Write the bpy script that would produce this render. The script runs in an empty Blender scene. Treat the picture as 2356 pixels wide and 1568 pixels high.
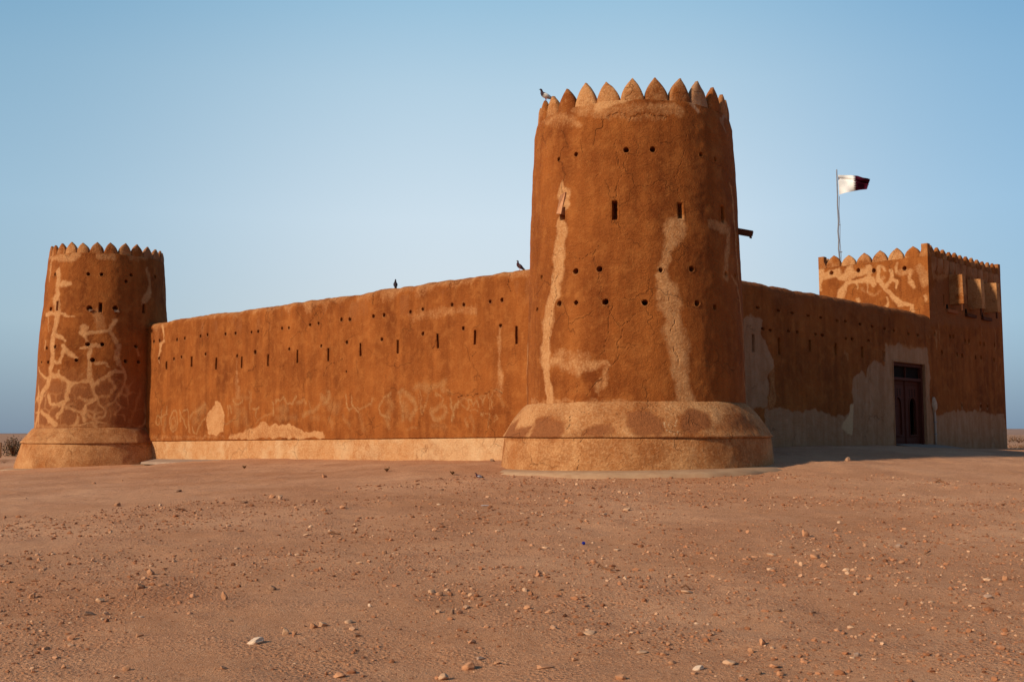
import bpy, math, random
import numpy as np
from mathutils import Vector
random.seed(7); rng = np.random.default_rng(7)
PI = math.pi
scene = bpy.context.scene
COL = scene.collection

# ------------------------------------------------------------------ camera geometry
F = 2400.0 / 2356.0                      # focal length in frame widths
FP = 2400.0
PITCH = math.atan(213 / FP); CP, SP = math.cos(PITCH), math.sin(PITCH)
CZ = 0.886
CAM = np.array([0.0, 0.0, CZ])
def ray(x, y):
    X = (x - 1178) / FP; U = (784 - y) / FP
    return np.array([X, CP - U * SP, SP + U * CP])
def hitplane(x, y, p, n):
    d = ray(x, y); t = np.dot(p - CAM, n) / np.dot(d, n)
    return CAM + t * d
# photo regions that the wear of the walls was measured in: scale and origin
REG = {1: (.38155, 0, 517.7), 2: (.33013, 316.4, 575.2), 3: (.33013, 747.8, 575.2), 4: (.3302, 1196.4, 143.8),
       5: (.3301, 1121.7, 604), 6: (.3301, 1668.1, 575.2), 7: (.2385, 1840.7, 373.9), 8: (.19532, 316.4, 862.8),
       9: (.19532, 747.8, 851.3), 10: (.5, 0, 1035.4), 11: (.5, 1178, 1035.4), 12: (.11739, 2122.5, 558), 13: (.14674, 1863.7, 368.1),
       14: (.14669, 2013.2, 805.3)}
def T(k, x, y):
    s, ox, oy = REG[k]; return ox + s * x, oy + s * y

# ------------------------------------------------------------------ layout of the fort
def dirv(a): return np.array([math.sin(a), math.cos(a), 0.0])
M = 28 * dirv(.1175)                      # axis of the near tower
L = 53 * dirv(-.3735)                     # axis of the far tower
uL = (L - M) / np.linalg.norm(L - M); nL = np.array([-uL[1], uL[0], 0])
if nL[1] > 0: nL = -nL
uR = np.array([.7104, .7038, 0]); uR /= np.linalg.norm(uR); nR = np.array([uR[1], -uR[0], 0])
P0 = M - 1.2 * nL                         # outer face of the long wall
_d = ray(337, 900)[:2]; _o = -L[:2]; _A = _d @ _d; _B = 2 * _d @ _o; _C = _o @ _o - 2.88 ** 2
_j = CAM + (-_B - math.sqrt(_B * _B - 4 * _A * _C)) / (2 * _A) * ray(337, 900); _j[2] = 0      # where that face meets the far tower
uL = (_j - P0) / np.linalg.norm(_j - P0); nL = np.array([-uL[1], uL[0], 0])
if nL[1] > 0: nL = -nL
print('uL', uL, nL, np.linalg.norm(_j - P0))
Q0 = M - 1.2 * nR                         # outer face of the gate wall
Z = np.array([0, 0, 1.0])
S_COR, S_END, T_DEP = 21.34, 29.4, 5.06   # square tower on the gate wall
COR = Q0 + S_COR * uR

# ------------------------------------------------------------------ noise
def _h(ix, iy, iz):
    n = (ix * 374761393 + iy * 668265263 + iz * 2147483647 + 1013904223) & 0xffffffff
    n = ((n ^ (n >> 13)) * 1274126177) & 0xffffffff
    n = ((n ^ (n >> 16)) * 2246822519) & 0xffffffff
    return ((n ^ (n >> 15)) & 0xffffff) / float(0xffffff)
def vnoise(p):
    i = np.floor(p).astype(np.int64); f = p - i; f = f * f * (3 - 2 * f)
    x, y, z = i[..., 0], i[..., 1], i[..., 2]; fx, fy, fz = f[..., 0], f[..., 1], f[..., 2]
    r = 0
    for dx in (0, 1):
        for dy in (0, 1):
            for dz in (0, 1):
                r = r + _h(x + dx, y + dy, z + dz) * (fx if dx else 1 - fx) * (fy if dy else 1 - fy) * (fz if dz else 1 - fz)
    return r * 2 - 1
def fbm(p, s, o=3, seed=0):
    r = 0; a = 1.0; q = p * s + 17.3 * (seed + 1)
    for _ in range(o):
        r = r + a * vnoise(q); q = q * 2.03 + 5.1; a *= .5
    return r
def sstep(a, b, x):
    t = np.clip((x - a) / (b - a), 0, 1); return t * t * (3 - 2 * t)

# ------------------------------------------------------------------ object helpers
def tag(o, label=None, cat=None, group=None, kind=None):
    if label: o['label'] = label
    if cat: o['category'] = cat
    if group: o['group'] = group
    if kind: o['kind'] = kind
    return o
def empty(name, loc, label, cat, group=None, rz=0.0):
    o = bpy.data.objects.new(name, None); COL.objects.link(o); o.location = loc; o.rotation_euler = (0, 0, rz)
    o.empty_display_size = .2
    return tag(o, label, cat, group)
def link(name, me, mat=None, parent=None, world=True):
    o = bpy.data.objects.new(name, me); COL.objects.link(o)
    for m in (mat if isinstance(mat, (list, tuple)) else [mat] if mat else []): me.materials.append(m)
    if parent is not None:
        o.parent = parent
        if world:                                     # vertices given in world space
            base = np.zeros(3); q = parent
            while q is not None: base += np.array(q.location); q = q.parent
            n = len(me.vertices); co = np.empty(n * 3); me.vertices.foreach_get('co', co)
            co = co.reshape(-1, 3) - base; me.vertices.foreach_set('co', co.ravel()); me.update()
    return o
def np_mesh(name, co, faces, smooth=True):
    co = np.asarray(co, dtype=np.float64)
    me = bpy.data.meshes.new(name)
    if isinstance(faces, np.ndarray):
        k = faces.shape[1]; nf = len(faces)
        me.vertices.add(len(co)); me.vertices.foreach_set('co', co.astype(np.float32).ravel())
        me.loops.add(nf * k); me.loops.foreach_set('vertex_index', faces.astype(np.int32).ravel())
        me.polygons.add(nf); me.polygons.foreach_set('loop_start', np.arange(0, nf * k, k, dtype=np.int32))
        me.update(calc_edges=True); me.validate()
    else:
        me.from_pydata([tuple(v) for v in co], [], [tuple(f) for f in faces]); me.update()
    me.polygons.foreach_set('use_smooth', np.full(len(me.polygons), smooth)); me.update()
    return me
def set_attr(me, name, vals):
    a = me.attributes.new(name, 'FLOAT', 'POINT'); a.data.foreach_set('value', np.asarray(vals, dtype=np.float32))

class MB:
    """collects simple shapes into one mesh; basis vectors make it usable in any frame"""
    def __init__(s, o=(0, 0, 0), u=(1, 0, 0), n=(0, 1, 0)):
        s.v = []; s.f = []; s.o = np.array(o, float); s.u = np.array(u, float); s.n = np.array(n, float)
    def P(s, a, d, z): return s.o + a * s.u + d * s.n + z * Z
    def add(s, vs, fs):
        b = len(s.v); s.v += [np.array(v, float) for v in vs]; s.f += [tuple(i + b for i in f) for f in fs]
    def box(s, a0, a1, d0, d1, z0, z1, bev=0.0):
        if bev <= 0:
            vs = [s.P(a, d, z) for z in (z0, z1) for d in (d0, d1) for a in (a0, a1)]
            s.add(vs, [(0, 2, 3, 1), (4, 5, 7, 6), (0, 1, 5, 4), (2, 6, 7, 3), (0, 4, 6, 2), (1, 3, 7, 5)]); return
        import bmesh
        bm = bmesh.new(); r = bmesh.ops.create_cube(bm, size=1)
        for v in bm.verts: v.co = Vector((a0 + (v.co.x + .5) * (a1 - a0), d0 + (v.co.y + .5) * (d1 - d0), z0 + (v.co.z + .5) * (z1 - z0)))
        bmesh.ops.bevel(bm, geom=bm.edges[:], offset=bev, segments=2, profile=.5, affect='EDGES')
        bm.verts.index_update()
        s.add([s.P(*v.co) for v in bm.verts], [[v.index for v in f.verts] for f in bm.faces]); bm.free()
    def tube(s, pts, rad, k=8, cap=True):
        pts = [np.array(p, float) for p in pts]; n = len(pts)
        if np.isscalar(rad): rad = [rad] * n
        vs = []
        for i, p in enumerate(pts):
            t = pts[min(i + 1, n - 1)] - pts[max(i - 1, 0)]; t /= np.linalg.norm(t) + 1e-9
            ref = Z if abs(t[2]) < .9 else np.array([1.0, 0, 0])
            x = np.cross(t, ref); x /= np.linalg.norm(x); y = np.cross(t, x)
            for j in range(k):
                a = 2 * PI * j / k; vs.append(p + rad[i] * (math.cos(a) * x + math.sin(a) * y))
        fs = [(i * k + j, i * k + (j + 1) % k, (i + 1) * k + (j + 1) % k, (i + 1) * k + j) for i in range(n - 1) for j in range(k)]
        if cap: fs += [tuple(range(k))[::-1], tuple((n - 1) * k + j for j in range(k))]
        s.add(vs, fs)
    def build(s, name, mat, parent=None, smooth=False, world=True):
        return link(name, np_mesh(name, np.array(s.v), s.f, smooth), mat, parent, world)

# ------------------------------------------------------------------ materials
class NT:
    def __init__(s, name):
        s.m = bpy.data.materials.new(name); s.m.use_nodes = True; s.t = s.m.node_tree; s.t.nodes.clear()
        s.out = s.n('ShaderNodeOutputMaterial'); s.b = s.n('ShaderNodeBsdfPrincipled')
        s.t.links.new(s.b.outputs[0], s.out.inputs[0]); s.b.inputs['Roughness'].default_value = .95
        s.b.inputs['Specular IOR Level'].default_value = .1
        g = s.n('ShaderNodeNewGeometry'); s.pos = g.outputs['Position']
    def n(s, t, **kw):
        x = s.t.nodes.new(t)
        for k, v in kw.items(): setattr(x, k, v)
        return x
    def l(s, a, b): s.t.links.new(a, b)
    def val(s, sock, v):
        if hasattr(v, 'links'): s.l(v, sock)
        else: sock.default_value = v
    def noise(s, scale, detail=4, rough=.55, vec=None, dist=0.0, mul=None):
        v = vec if vec is not None else s.pos
        if mul is not None:
            mp = s.n('ShaderNodeMapping'); mp.inputs['Scale'].default_value = mul; s.l(v, mp.inputs[0]); v = mp.outputs[0]
        x = s.n('ShaderNodeTexNoise'); s.l(v, x.inputs['Vector']); x.inputs['Scale'].default_value = scale
        x.inputs['Detail'].default_value = detail; x.inputs['Roughness'].default_value = rough; x.inputs['Distortion'].default_value = dist
        return x.outputs['Fac']
    def vor(s, scale, feature='F1', out='Distance', vec=None):
        x = s.n('ShaderNodeTexVoronoi', feature=feature); s.l(vec if vec is not None else s.pos, x.inputs['Vector']); x.inputs['Scale'].default_value = scale
        return x.outputs[out]
    def ma(s, op, a, b=0.0, c=0.0, clamp=False):
        x = s.n('ShaderNodeMath', operation=op, use_clamp=clamp)
        for i, v in enumerate((a, b, c)): s.val(x.inputs[i], v)
        return x.outputs[0]
    def rng(s, v, a, b, c=0.0, d=1.0):
        x = s.n('ShaderNodeMapRange'); s.l(v, x.inputs[0])
        for i, q in enumerate((a, b, c, d)): x.inputs[i + 1].default_value = q
        return x.outputs[0]
    def mix(s, f, a, b, mode='MIX'):
        x = s.n('ShaderNodeMix', data_type='RGBA', blend_type=mode)
        s.val(x.inputs[0], f)
        for i, c in ((6, a), (7, b)):
            if hasattr(c, 'links'): s.l(c, x.inputs[i])
            else: x.inputs[i].default_value = (*c, 1)
        return x.outputs[2]
    def attr(s, name):
        x = s.n('ShaderNodeAttribute', attribute_name=name); return x.outputs['Fac']
    def bump(s, h, strength, dist, prev=None):
        x = s.n('ShaderNodeBump'); x.inputs['Strength'].default_value = strength; x.inputs['Distance'].default_value = dist
        s.l(h, x.inputs['Height'])
        if prev is not None: s.l(prev, x.inputs['Normal'])
        return x.outputs[0]

def plaster_mat():
    t = NT('mud_plaster')
    big = t.noise(.55, 5, .6); mid = t.noise(2.6, 5, .62, dist=.4); fine = t.noise(17, 6, .7); grain = t.noise(75, 3, .7)
    drip = t.noise(1.0, 5, .6, mul=(2.6, 2.6, .22)); trowel = t.noise(6, 6, .65, dist=1.6, mul=(1, 1, 1.8))
    A, B = (.330, .098, .0205), (.165, .041, .0082)
    f = t.rng(t.ma('ADD', t.ma('MULTIPLY', big, .5), t.ma('MULTIPLY', drip, .5)), .36, .64)
    col = t.mix(f, A, B)
    col = t.mix(t.ma('MULTIPLY', t.rng(mid, .48, .72), .45), col, (.45, .165, .042))
    col = t.mix(t.ma('MULTIPLY', t.rng(fine, .54, .70), .42), col, (.42, .155, .042))
    col = t.mix(t.ma('MULTIPLY', t.rng(trowel, .58, .76), .24), col, (.175, .043, .010))
    rag = t.ma('MULTIPLY', t.ma('SUBTRACT', t.ma('ADD', t.ma('MULTIPLY', fine, .6), t.ma('MULTIPLY', mid, .4)), .5), 1.15)
    def m(name, lo=.14, hi=.78, k=.9):
        return t.ma('MULTIPLY', t.rng(t.ma('ADD', t.attr(name), t.ma('MULTIPLY', rag, k)), lo, hi), t.rng(t.attr(name), .02, .2))
    pcol = t.mix(t.rng(mid, .38, .66), (.46, .200, .072), (.54, .270, .112))
    pcol = t.mix(t.rng(fine, .45, .7), pcol, (.62, .335, .155))
    col = t.mix(t.ma('MULTIPLY', m('pale'), .86), col, pcol)
    dcol = t.mix(t.rng(fine, .4, .65), (.225, .078, .028), (.29, .105, .038))
    col = t.mix(t.ma('MULTIPLY', m('dark'), .85), col, dcol)
    gcol = t.mix(t.rng(mid, .35, .65), (.46, .262, .150), (.37, .190, .097))
    gcol = t.mix(t.ma('MULTIPLY', t.rng(drip, .42, .62), .55), gcol, (.31, .14, .064))
    col = t.mix(t.ma('MULTIPLY', m('grey'), .88), col, gcol)
    # chalk scribbles rubbed into the plaster: thin, faint
    col = t.mix(t.ma('MULTIPLY', t.ma('MULTIPLY', t.attr('chalk'), t.rng(fine, .30, .62)), .80), col, (.43, .235, .095))
    col = t.mix(m('white', .05, .75, .8), col, (.62, .40, .22))
    # pits where gravel has fallen out of the plaster
    v = t.n('ShaderNodeTexVoronoi', feature='F1'); t.l(t.pos, v.inputs['Vector']); v.inputs['Scale'].default_value = 13; v.inputs['Randomness'].default_value = 1
    pit = t.ma('MULTIPLY', t.ma('MULTIPLY', t.rng(v.outputs['Distance'], .20, .10), t.rng(t.noise(4.5, 3), .46, .56)), t.attr('pit'))
    col = t.mix(t.ma('MULTIPLY', pit, .60), col, (.13, .045, .018))
    crk = t.attr('crack')
    col = t.mix(t.ma('MULTIPLY', crk, .55), col, (.12, .035, .010))
    # fine hairline cracks in the skin of the plaster
    wv = t.n('ShaderNodeVectorMath', operation='ADD'); nz = t.n('ShaderNodeTexNoise'); t.l(t.pos, nz.inputs['Vector']); nz.inputs['Scale'].default_value = 2.2; nz.inputs['Detail'].default_value = 5
    sc = t.n('ShaderNodeVectorMath', operation='SCALE'); t.l(nz.outputs['Color'], sc.inputs[0]); sc.inputs['Scale'].default_value = .9
    t.l(t.pos, wv.inputs[0]); t.l(sc.outputs[0], wv.inputs[1])
    hair = t.rng(t.vor(.62, 'DISTANCE_TO_EDGE', vec=wv.outputs[0]), .0, .011, 1, 0)
    hair = t.ma('MULTIPLY', hair, t.rng(t.noise(.9, 2), .5, .58))
    col = t.mix(t.ma('MULTIPLY', hair, .35), col, (.15, .045, .012))
    t.l(col, t.b.inputs['Base Color'])
    h = t.ma('ADD', t.ma('MULTIPLY', fine, .5), t.ma('ADD', t.ma('MULTIPLY', trowel, .8), t.ma('MULTIPLY', grain, .22)))
    h = t.ma('SUBTRACT', h, t.ma('ADD', t.ma('MULTIPLY', pit, .8), t.ma('ADD', t.ma('MULTIPLY', crk, .8), t.ma('MULTIPLY', hair, .4))))
    t.l(t.bump(h, 1.0, .048), t.b.inputs['Normal'])
    return t.m

def ground_mat():
    t = NT('desert_ground')
    big = t.noise(.16, 5, .6); mid = t.noise(1.1, 6, .62); fine = t.noise(14, 6, .7); grit = t.noise(90, 3, .7)
    streak = t.noise(1, 5, .65, mul=(.7, 1.6, 1))
    col = t.mix(t.rng(t.ma('ADD', t.ma('MULTIPLY', big, .6), t.ma('MULTIPLY', t.noise(.55, 4, .6), .4)), .40, .60), (.50, .218, .099), (.70, .360, .192))
    col = t.mix(t.ma('MULTIPLY', t.rng(mid, .44, .68), .55), col, (.40, .155, .070))
    col = t.mix(t.ma('MULTIPLY', t.rng(streak, .5, .7), .4), col, (.62, .30, .155))
    col = t.mix(t.ma('MULTIPLY', t.rng(fine, .54, .7), .5), col, (.68, .38, .215))
    col = t.mix(t.ma('MULTIPLY', t.rng(fine, .46, .32), .6), col, (.24, .085, .036))
    vc = t.vor(34, 'F1', 'Color'); vd = t.vor(34)
    spk = t.n('ShaderNodeSeparateColor'); t.l(vc, spk.inputs[0])
    sp = t.ma('MULTIPLY', t.rng(spk.outputs[0], .72, .76), t.rng(vd, .32, .22))
    col = t.mix(t.ma('MULTIPLY', sp, .6), col, (.74, .47, .30))
    clod = t.n('ShaderNodeTexVoronoi', feature='F1'); t.l(t.pos, clod.inputs['Vector']); clod.inputs['Scale'].default_value = 26; clod.inputs['Randomness'].default_value = 1
    cl = t.ma('MULTIPLY', t.rng(clod.outputs['Distance'], .55, .1), t.rng(mid, .40, .62))
    col = t.mix(t.ma('MULTIPLY', t.rng(grit, .50, .64), .72), col, (.24, .085, .037))
    col = t.mix(t.ma('MULTIPLY', t.rng(t.noise(48, 3, .7), .58, .68), .62), col, (.70, .42, .25))
    far = t.attr('far')
    col = t.mix(far, col, (.34, .185, .11))
    t.l(col, t.b.inputs['Base Color'])
    h = t.ma('ADD', t.ma('MULTIPLY', fine, .22), t.ma('ADD', t.ma('MULTIPLY', t.noise(31, 5, .8), .5), t.ma('ADD', t.ma('MULTIPLY', grit, .48), t.ma('MULTIPLY', sp, .35))))
    h = t.ma('ADD', t.ma('ADD', h, t.ma('MULTIPLY', mid, .8)), t.ma('MULTIPLY', cl, .55))
    t.l(t.bump(h, .9, .036), t.b.inputs['Normal'])
    return t.m

def simple_mat(name, c1, c2, scale=8, bump=.3, rough=.9, mul=None, bdist=.01):
    t = NT(name); n = t.noise(scale, 6, .65, mul=mul)
    t.l(t.mix(t.rng(n, .35, .65), c1, c2), t.b.inputs['Base Color']); t.b.inputs['Roughness'].default_value = rough
    if bump: t.l(t.bump(n, bump, bdist), t.b.inputs['Normal'])
    return t.m
def tint_mat(name, cols, attr='tint'):
    t = NT(name); r = t.n('ShaderNodeValToRGB'); r.color_ramp.interpolation = 'LINEAR'
    e = r.color_ramp.elements
    while len(e) < len(cols): e.new(.5)
    for i, c in enumerate(cols): e[i].position = i / (len(cols) - 1); e[i].color = (*c, 1)
    t.l(t.attr(attr), r.inputs[0])
    n = t.noise(40, 4, .6)
    t.l(t.mix(t.ma('MULTIPLY', t.rng(n, .35, .7), .35), r.outputs[0], (.22, .10, .05)), t.b.inputs['Base Color'])
    return t.m

PL = plaster_mat(); GR = ground_mat()
CONC = simple_mat('pale_concrete', (.34, .19, .105), (.41, .25, .145), 3.5, .3)
CONC_G = simple_mat('grey_concrete', (.34, .235, .17), (.27, .18, .13), 2.2, .3)
WOOD_D = simple_mat('dark_red_wood', (.060, .014, .008), (.088, .022, .012), 5, .4, .7, (6, 6, .6))
WOOD_B = simple_mat('brown_wood', (.07, .022, .010), (.11, .036, .016), 6, .4, .8, (1, 1, 6))
WOOD_O = simple_mat('orange_wood', (.34, .12, .045), (.24, .075, .028), 6, .4, .8, (1, 1, 6))
BLACK = simple_mat('dark_interior', (.012, .006, .004), (.008, .005, .004), 4, 0)  # near-black: shade of unlit openings as colour; also transom and beam ends
GLASS = simple_mat('dark_glass', (.01, .008, .008), (.014, .01, .01), 2, 0, .25)
METAL = simple_mat('grey_metal', (.16, .16, .19), (.24, .23, .25), 9, .2, .55)
PIPE = simple_mat('pale_pipe', (.42, .33, .27), (.36, .27, .21), 7, .2, .6)
CEMENT = simple_mat('lumpy_cement', (.50, .36, .26), (.40, .26, .17), 14, .6)
WHITE_C = simple_mat('white_cloth', (.80, .78, .76), (.72, .70, .69), 6, .15)
MAROON = simple_mat('maroon_cloth', (.060, .003, .015), (.038, .002, .010), 6, .15)
BLUE = simple_mat('blue_plastic', (.008, .02, .22), (.008, .018, .18), 6, 0, .4)
TWIG = simple_mat('dry_twig', (.16, .07, .035), (.24, .11, .055), 20, .4)
WEED = simple_mat('dry_weed', (.17, .09, .04), (.24, .13, .06), 12, 0)
SHRUB = simple_mat('dusty_shrub', (.055, .042, .022), (.10, .070, .036), 3, 0)
STONE = {'tan': simple_mat('tan_stone', (.44, .22, .115), (.34, .155, .078), 22, .6),
         'pale': simple_mat('pale_stone', (.54, .32, .19), (.45, .25, .14), 20, .6),
         'dark': simple_mat('dark_stone', (.20, .105, .062), (.27, .15, .09), 22, .6),
         'orange': simple_mat('orange_stone', (.52, .26, .135), (.42, .185, .09), 18, .6),
         'white': simple_mat('white_stone', (.66, .47, .33), (.58, .39, .26), 20, .5),
         'grey': simple_mat('grey_stone', (.38, .25, .18), (.31, .19, .13), 20, .6)}

# ------------------------------------------------------------------ surfaces: (a, l) -> world
class Surf:
    def __init__(s, kind, prof, axis=None, P=None, u=None, n=None, amp=1.0, a_ends=None, shear=None, zref=None, topamp=0.0):
        pr = np.array(prof, float); s.kind = kind; s.amp = amp; s.a_ends = a_ends; s.shear = shear; s.topamp = topamp
        d = np.r_[0, np.cumsum(np.hypot(np.diff(pr[:, 0]), np.diff(pr[:, 1])))]
        s.L = d; s.r = pr[:, 0]; s.z = pr[:, 1]; s.axis = axis; s.Pt = P; s.u = u; s.nn = n
        s.zmono = np.argmax(pr[:, 1]) + 1
        s.strokes = []; s.polys = []; s.fields = []; s.wk = .57
    def rz(s, l): return np.interp(l, s.L, s.r), np.interp(l, s.L, s.z)
    def l_of_z(s, z): k = s.zmono; return np.interp(z, s.z[:k], s.L[:k])
    def zsh(s, z, a): return z if s.shear is None else z + s.shear(z, a)
    def raw(s, a, l):
        a = np.asarray(a, float); l = np.asarray(l, float); r, z = s.rz(l); z = s.zsh(z, a)
        dr = (np.interp(l + .02, s.L, s.r) - np.interp(l - .02, s.L, s.r)); dz = (np.interp(l + .02, s.L, s.z) - np.interp(l - .02, s.L, s.z))
        q = np.hypot(dr, dz) + 1e-9; nr, nz = dz / q, -dr / q
        if s.kind == 'cyl':
            c, sn = np.cos(a), np.sin(a); h = np.stack([c, sn, np.zeros_like(c)], -1); base = s.axis
        else:
            h = np.broadcast_to(s.nn, a.shape + (3,)); base = s.Pt + a[..., None] * s.u
        p = base + r[..., None] * h + z[..., None] * Z
        return p, nr[..., None] * h + nz[..., None] * Z
    def pos(s, a, l, off=0.0):
        p, n = s.raw(a, l)
        d = s.amp * (.020 * fbm(p, .75, 2) + .011 * fbm(p, 2.9, 3, 3)) + s.topamp * sstep(5.5, 5.95, p[..., 2]) * fbm(p, 1.3, 3, 9)
        if s.a_ends is not None:
            e = np.minimum(np.asarray(a) - s.a_ends[0], s.a_ends[1] - np.asarray(a)); d = d * sstep(0, .25, e)
        return p + (d + off)[..., None] * n if np.ndim(off) or True else p, n
    def pix(s, x, y):
        """photo point -> (a, l) on this surface"""
        d = ray(x, y)
        if s.kind == 'plane':
            h = hitplane(x, y, s.Pt, s.nn); a = float(np.dot(h - s.Pt, s.u)); z = h[2]
            if s.shear is not None:
                zz = z
                for _ in range(6): zz = z - float(s.shear(np.array(zz), np.array(a)))
                z = zz
            return a, float(s.l_of_z(z))
        R = float(np.median(s.r[:s.zmono])); ax = s.axis[:2]
        for _ in range(25):
            dx = d[:2]; o = -ax; A = dx @ dx; B = 2 * dx @ o; C = o @ o - R * R; D = B * B - 4 * A * C
            if D < 0: t = -B / (2 * A)
            else: t = (-B - math.sqrt(D)) / (2 * A)
            h = CAM + t * d; R = .5 * R + .5 * float(np.interp(h[2], s.z[:s.zmono], s.r[:s.zmono]))
        f0 = math.atan2(-ax[1], -ax[0]); a = math.atan2(h[1] - ax[1], h[0] - ax[0])
        return f0 + (a - f0 + PI) % (2 * PI) - PI, float(s.l_of_z(h[2]))
    def am(s): return 1.0 if s.kind == 'plane' else float(np.median(s.r[:s.zmono]))     # metres per unit a
    def pxm(s, a, l):
        p, _ = s.raw(np.array(a), np.array(l)); return float(np.linalg.norm(p - CAM)) / FP   # metres per photo pixel
    # ---- wear, and some light and shade put into the colour
    def stroke(s, reg, pts, ch='pale', w=None, k=1.0, soft=.45):
        P = []; W = []
        last = w or 30
        for q in pts:
            if len(q) > 2: last = q[2]
            a, l = s.pix(*T(reg, q[0], q[1])); P.append((a * s.am(), l)); W.append((.5 if ch == 'crack' else .62 if ch == 'chalk' else s.wk) * last * REG[reg][0] * s.pxm(a, l))
        s.strokes.append((np.array(P), np.array(W), ch, k, soft))
    def poly(s, reg, pts, ch='pale', k=1.0, soft=.10):
        P = [];
        for x, y in pts:
            a, l = s.pix(*T(reg, x, y)); P.append((a * s.am(), l))
        s.polys.append((np.array(P), ch, k, soft))
    def masks(s, a, l, warp=.09):
        a = np.asarray(a, float).ravel(); l = np.asarray(l, float).ravel(); p, _ = s.raw(a, l)
        A = a * s.am() + warp * fbm(p, 3.1, 3, 21); B = l + warp * fbm(p, 3.1, 3, 22)
        out = {k: np.zeros(len(a)) for k in ('pale', 'dark', 'grey', 'white', 'crack', 'chalk', 'pit')}
        for P, W, ch, k, soft in s.strokes:
            wmax = W.max() * 2.2 + .05
            idx = np.where((A > P[:, 0].min() - wmax) & (A < P[:, 0].max() + wmax) & (B > P[:, 1].min() - wmax) & (B < P[:, 1].max() + wmax))[0]
            if not len(idx): continue
            x, y = A[idx], B[idx]; m = np.zeros(len(idx))
            for i in range(len(P) - 1):
                d = P[i + 1] - P[i]; q = d @ d + 1e-9; t = np.clip(((x - P[i, 0]) * d[0] + (y - P[i, 1]) * d[1]) / q, 0, 1)
                dist = np.hypot(x - P[i, 0] - t * d[0], y - P[i, 1] - t * d[1]); w = W[i] + t * (W[i + 1] - W[i])
                m = np.maximum(m, 1 - sstep(1 - 1.35 * soft, 1 + 1.35 * soft, dist / w))
            out[ch][idx] = np.maximum(out[ch][idx], m * k)
        for P, ch, k, soft in s.polys:
            idx = np.where((A > P[:, 0].min() - .4) & (A < P[:, 0].max() + .4) & (B > P[:, 1].min() - .4) & (B < P[:, 1].max() + .4))[0]
            if not len(idx): continue
            x, y = A[idx], B[idx]; ins = np.zeros(len(idx), bool); dist = np.full(len(idx), 9.0)
            for i in range(len(P)):
                p0, p1 = P[i], P[(i + 1) % len(P)]
                c = ((p0[1] > y) != (p1[1] > y)) & (x < (p1[0] - p0[0]) * (y - p0[1]) / (p1[1] - p0[1] + 1e-12) + p0[0]); ins ^= c
                d = p1 - p0; t = np.clip(((x - p0[0]) * d[0] + (y - p0[1]) * d[1]) / (d @ d + 1e-9), 0, 1)
                dist = np.minimum(dist, np.hypot(x - p0[0] - t * d[0], y - p0[1] - t * d[1]))
            sd = np.where(ins, dist, -dist)
            out[ch][idx] = np.maximum(out[ch][idx], k * sstep(-soft, soft, sd))
        for fn in s.fields: fn(out, a, l, p)
        return out

def put_masks(me, m):
    for k, v in m.items():
        if np.any(v > 0): set_attr(me, k, v)

def shell(name, surf, a_rng, na, l_rng, nl, parent, holes=(), closed=False):
    if closed:                                          # fine columns on the half that is looked at, coarser behind
        f0 = math.atan2(-surf.axis[1], -surf.axis[0]); nf_ = int(na * .62)
        av = np.r_[np.linspace(f0 - 1.75, f0 + 1.75, nf_, endpoint=False), np.linspace(f0 + 1.75, f0 + 2 * PI - 1.75, na // 8, endpoint=False)]
    else: av = np.linspace(a_rng[0], a_rng[1], na + 1)
    lv = np.linspace(l_rng[0], l_rng[1], nl + 1) if np.isscalar(nl) else nl
    # rows land on the profile's own corners
    for c in surf.L:
        if lv[0] < c < lv[-1]: lv[np.argmin(abs(lv - c))] = c
    lv = np.unique(lv)
    Ag, Lg = np.meshgrid(av, lv); p, n = surf.pos(Ag, Lg, 0.0)
    R, Cn = Ag.shape; idx = np.arange(R * Cn).reshape(R, Cn)
    if closed:
        i1 = np.roll(idx, -1, axis=1); f = np.stack([idx[:-1], i1[:-1], i1[1:], idx[1:]], -1).reshape(-1, 4)
        ac = Ag + .5 * np.diff(np.r_[av, av[0] + 2 * PI])[None]
    else:
        f = np.stack([idx[:-1, :-1], idx[:-1, 1:], idx[1:, 1:], idx[1:, :-1]], -1).reshape(-1, 4); ac = Ag[:, :-1] + .5 * (av[1] - av[0])
    fa = ac[:-1].ravel(); fl = np.broadcast_to(((lv[:-1] + lv[1:]) / 2)[:, None], ac[:-1].shape).ravel()
    keep = np.ones(len(f), bool)
    for kind, a0, l0, hw, hh in holes:
        da = (fa - a0 + PI) % (2 * PI) - PI if closed else fa - a0
        da = np.abs(da) * surf.am(); dl = np.abs(fl - l0)
        if kind == 'round': keep &= ~((da / (hw * 1.12)) ** 2 + (dl / (hh * 1.12)) ** 2 < 1)
        else: keep &= ~((da < hw + .012) & (dl < hh + .012))
    me = np_mesh(name, p.reshape(-1, 3), f[keep])
    put_masks(me, surf.masks(Ag, Lg))
    o = link(name, me, PL, parent)
    return o

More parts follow.
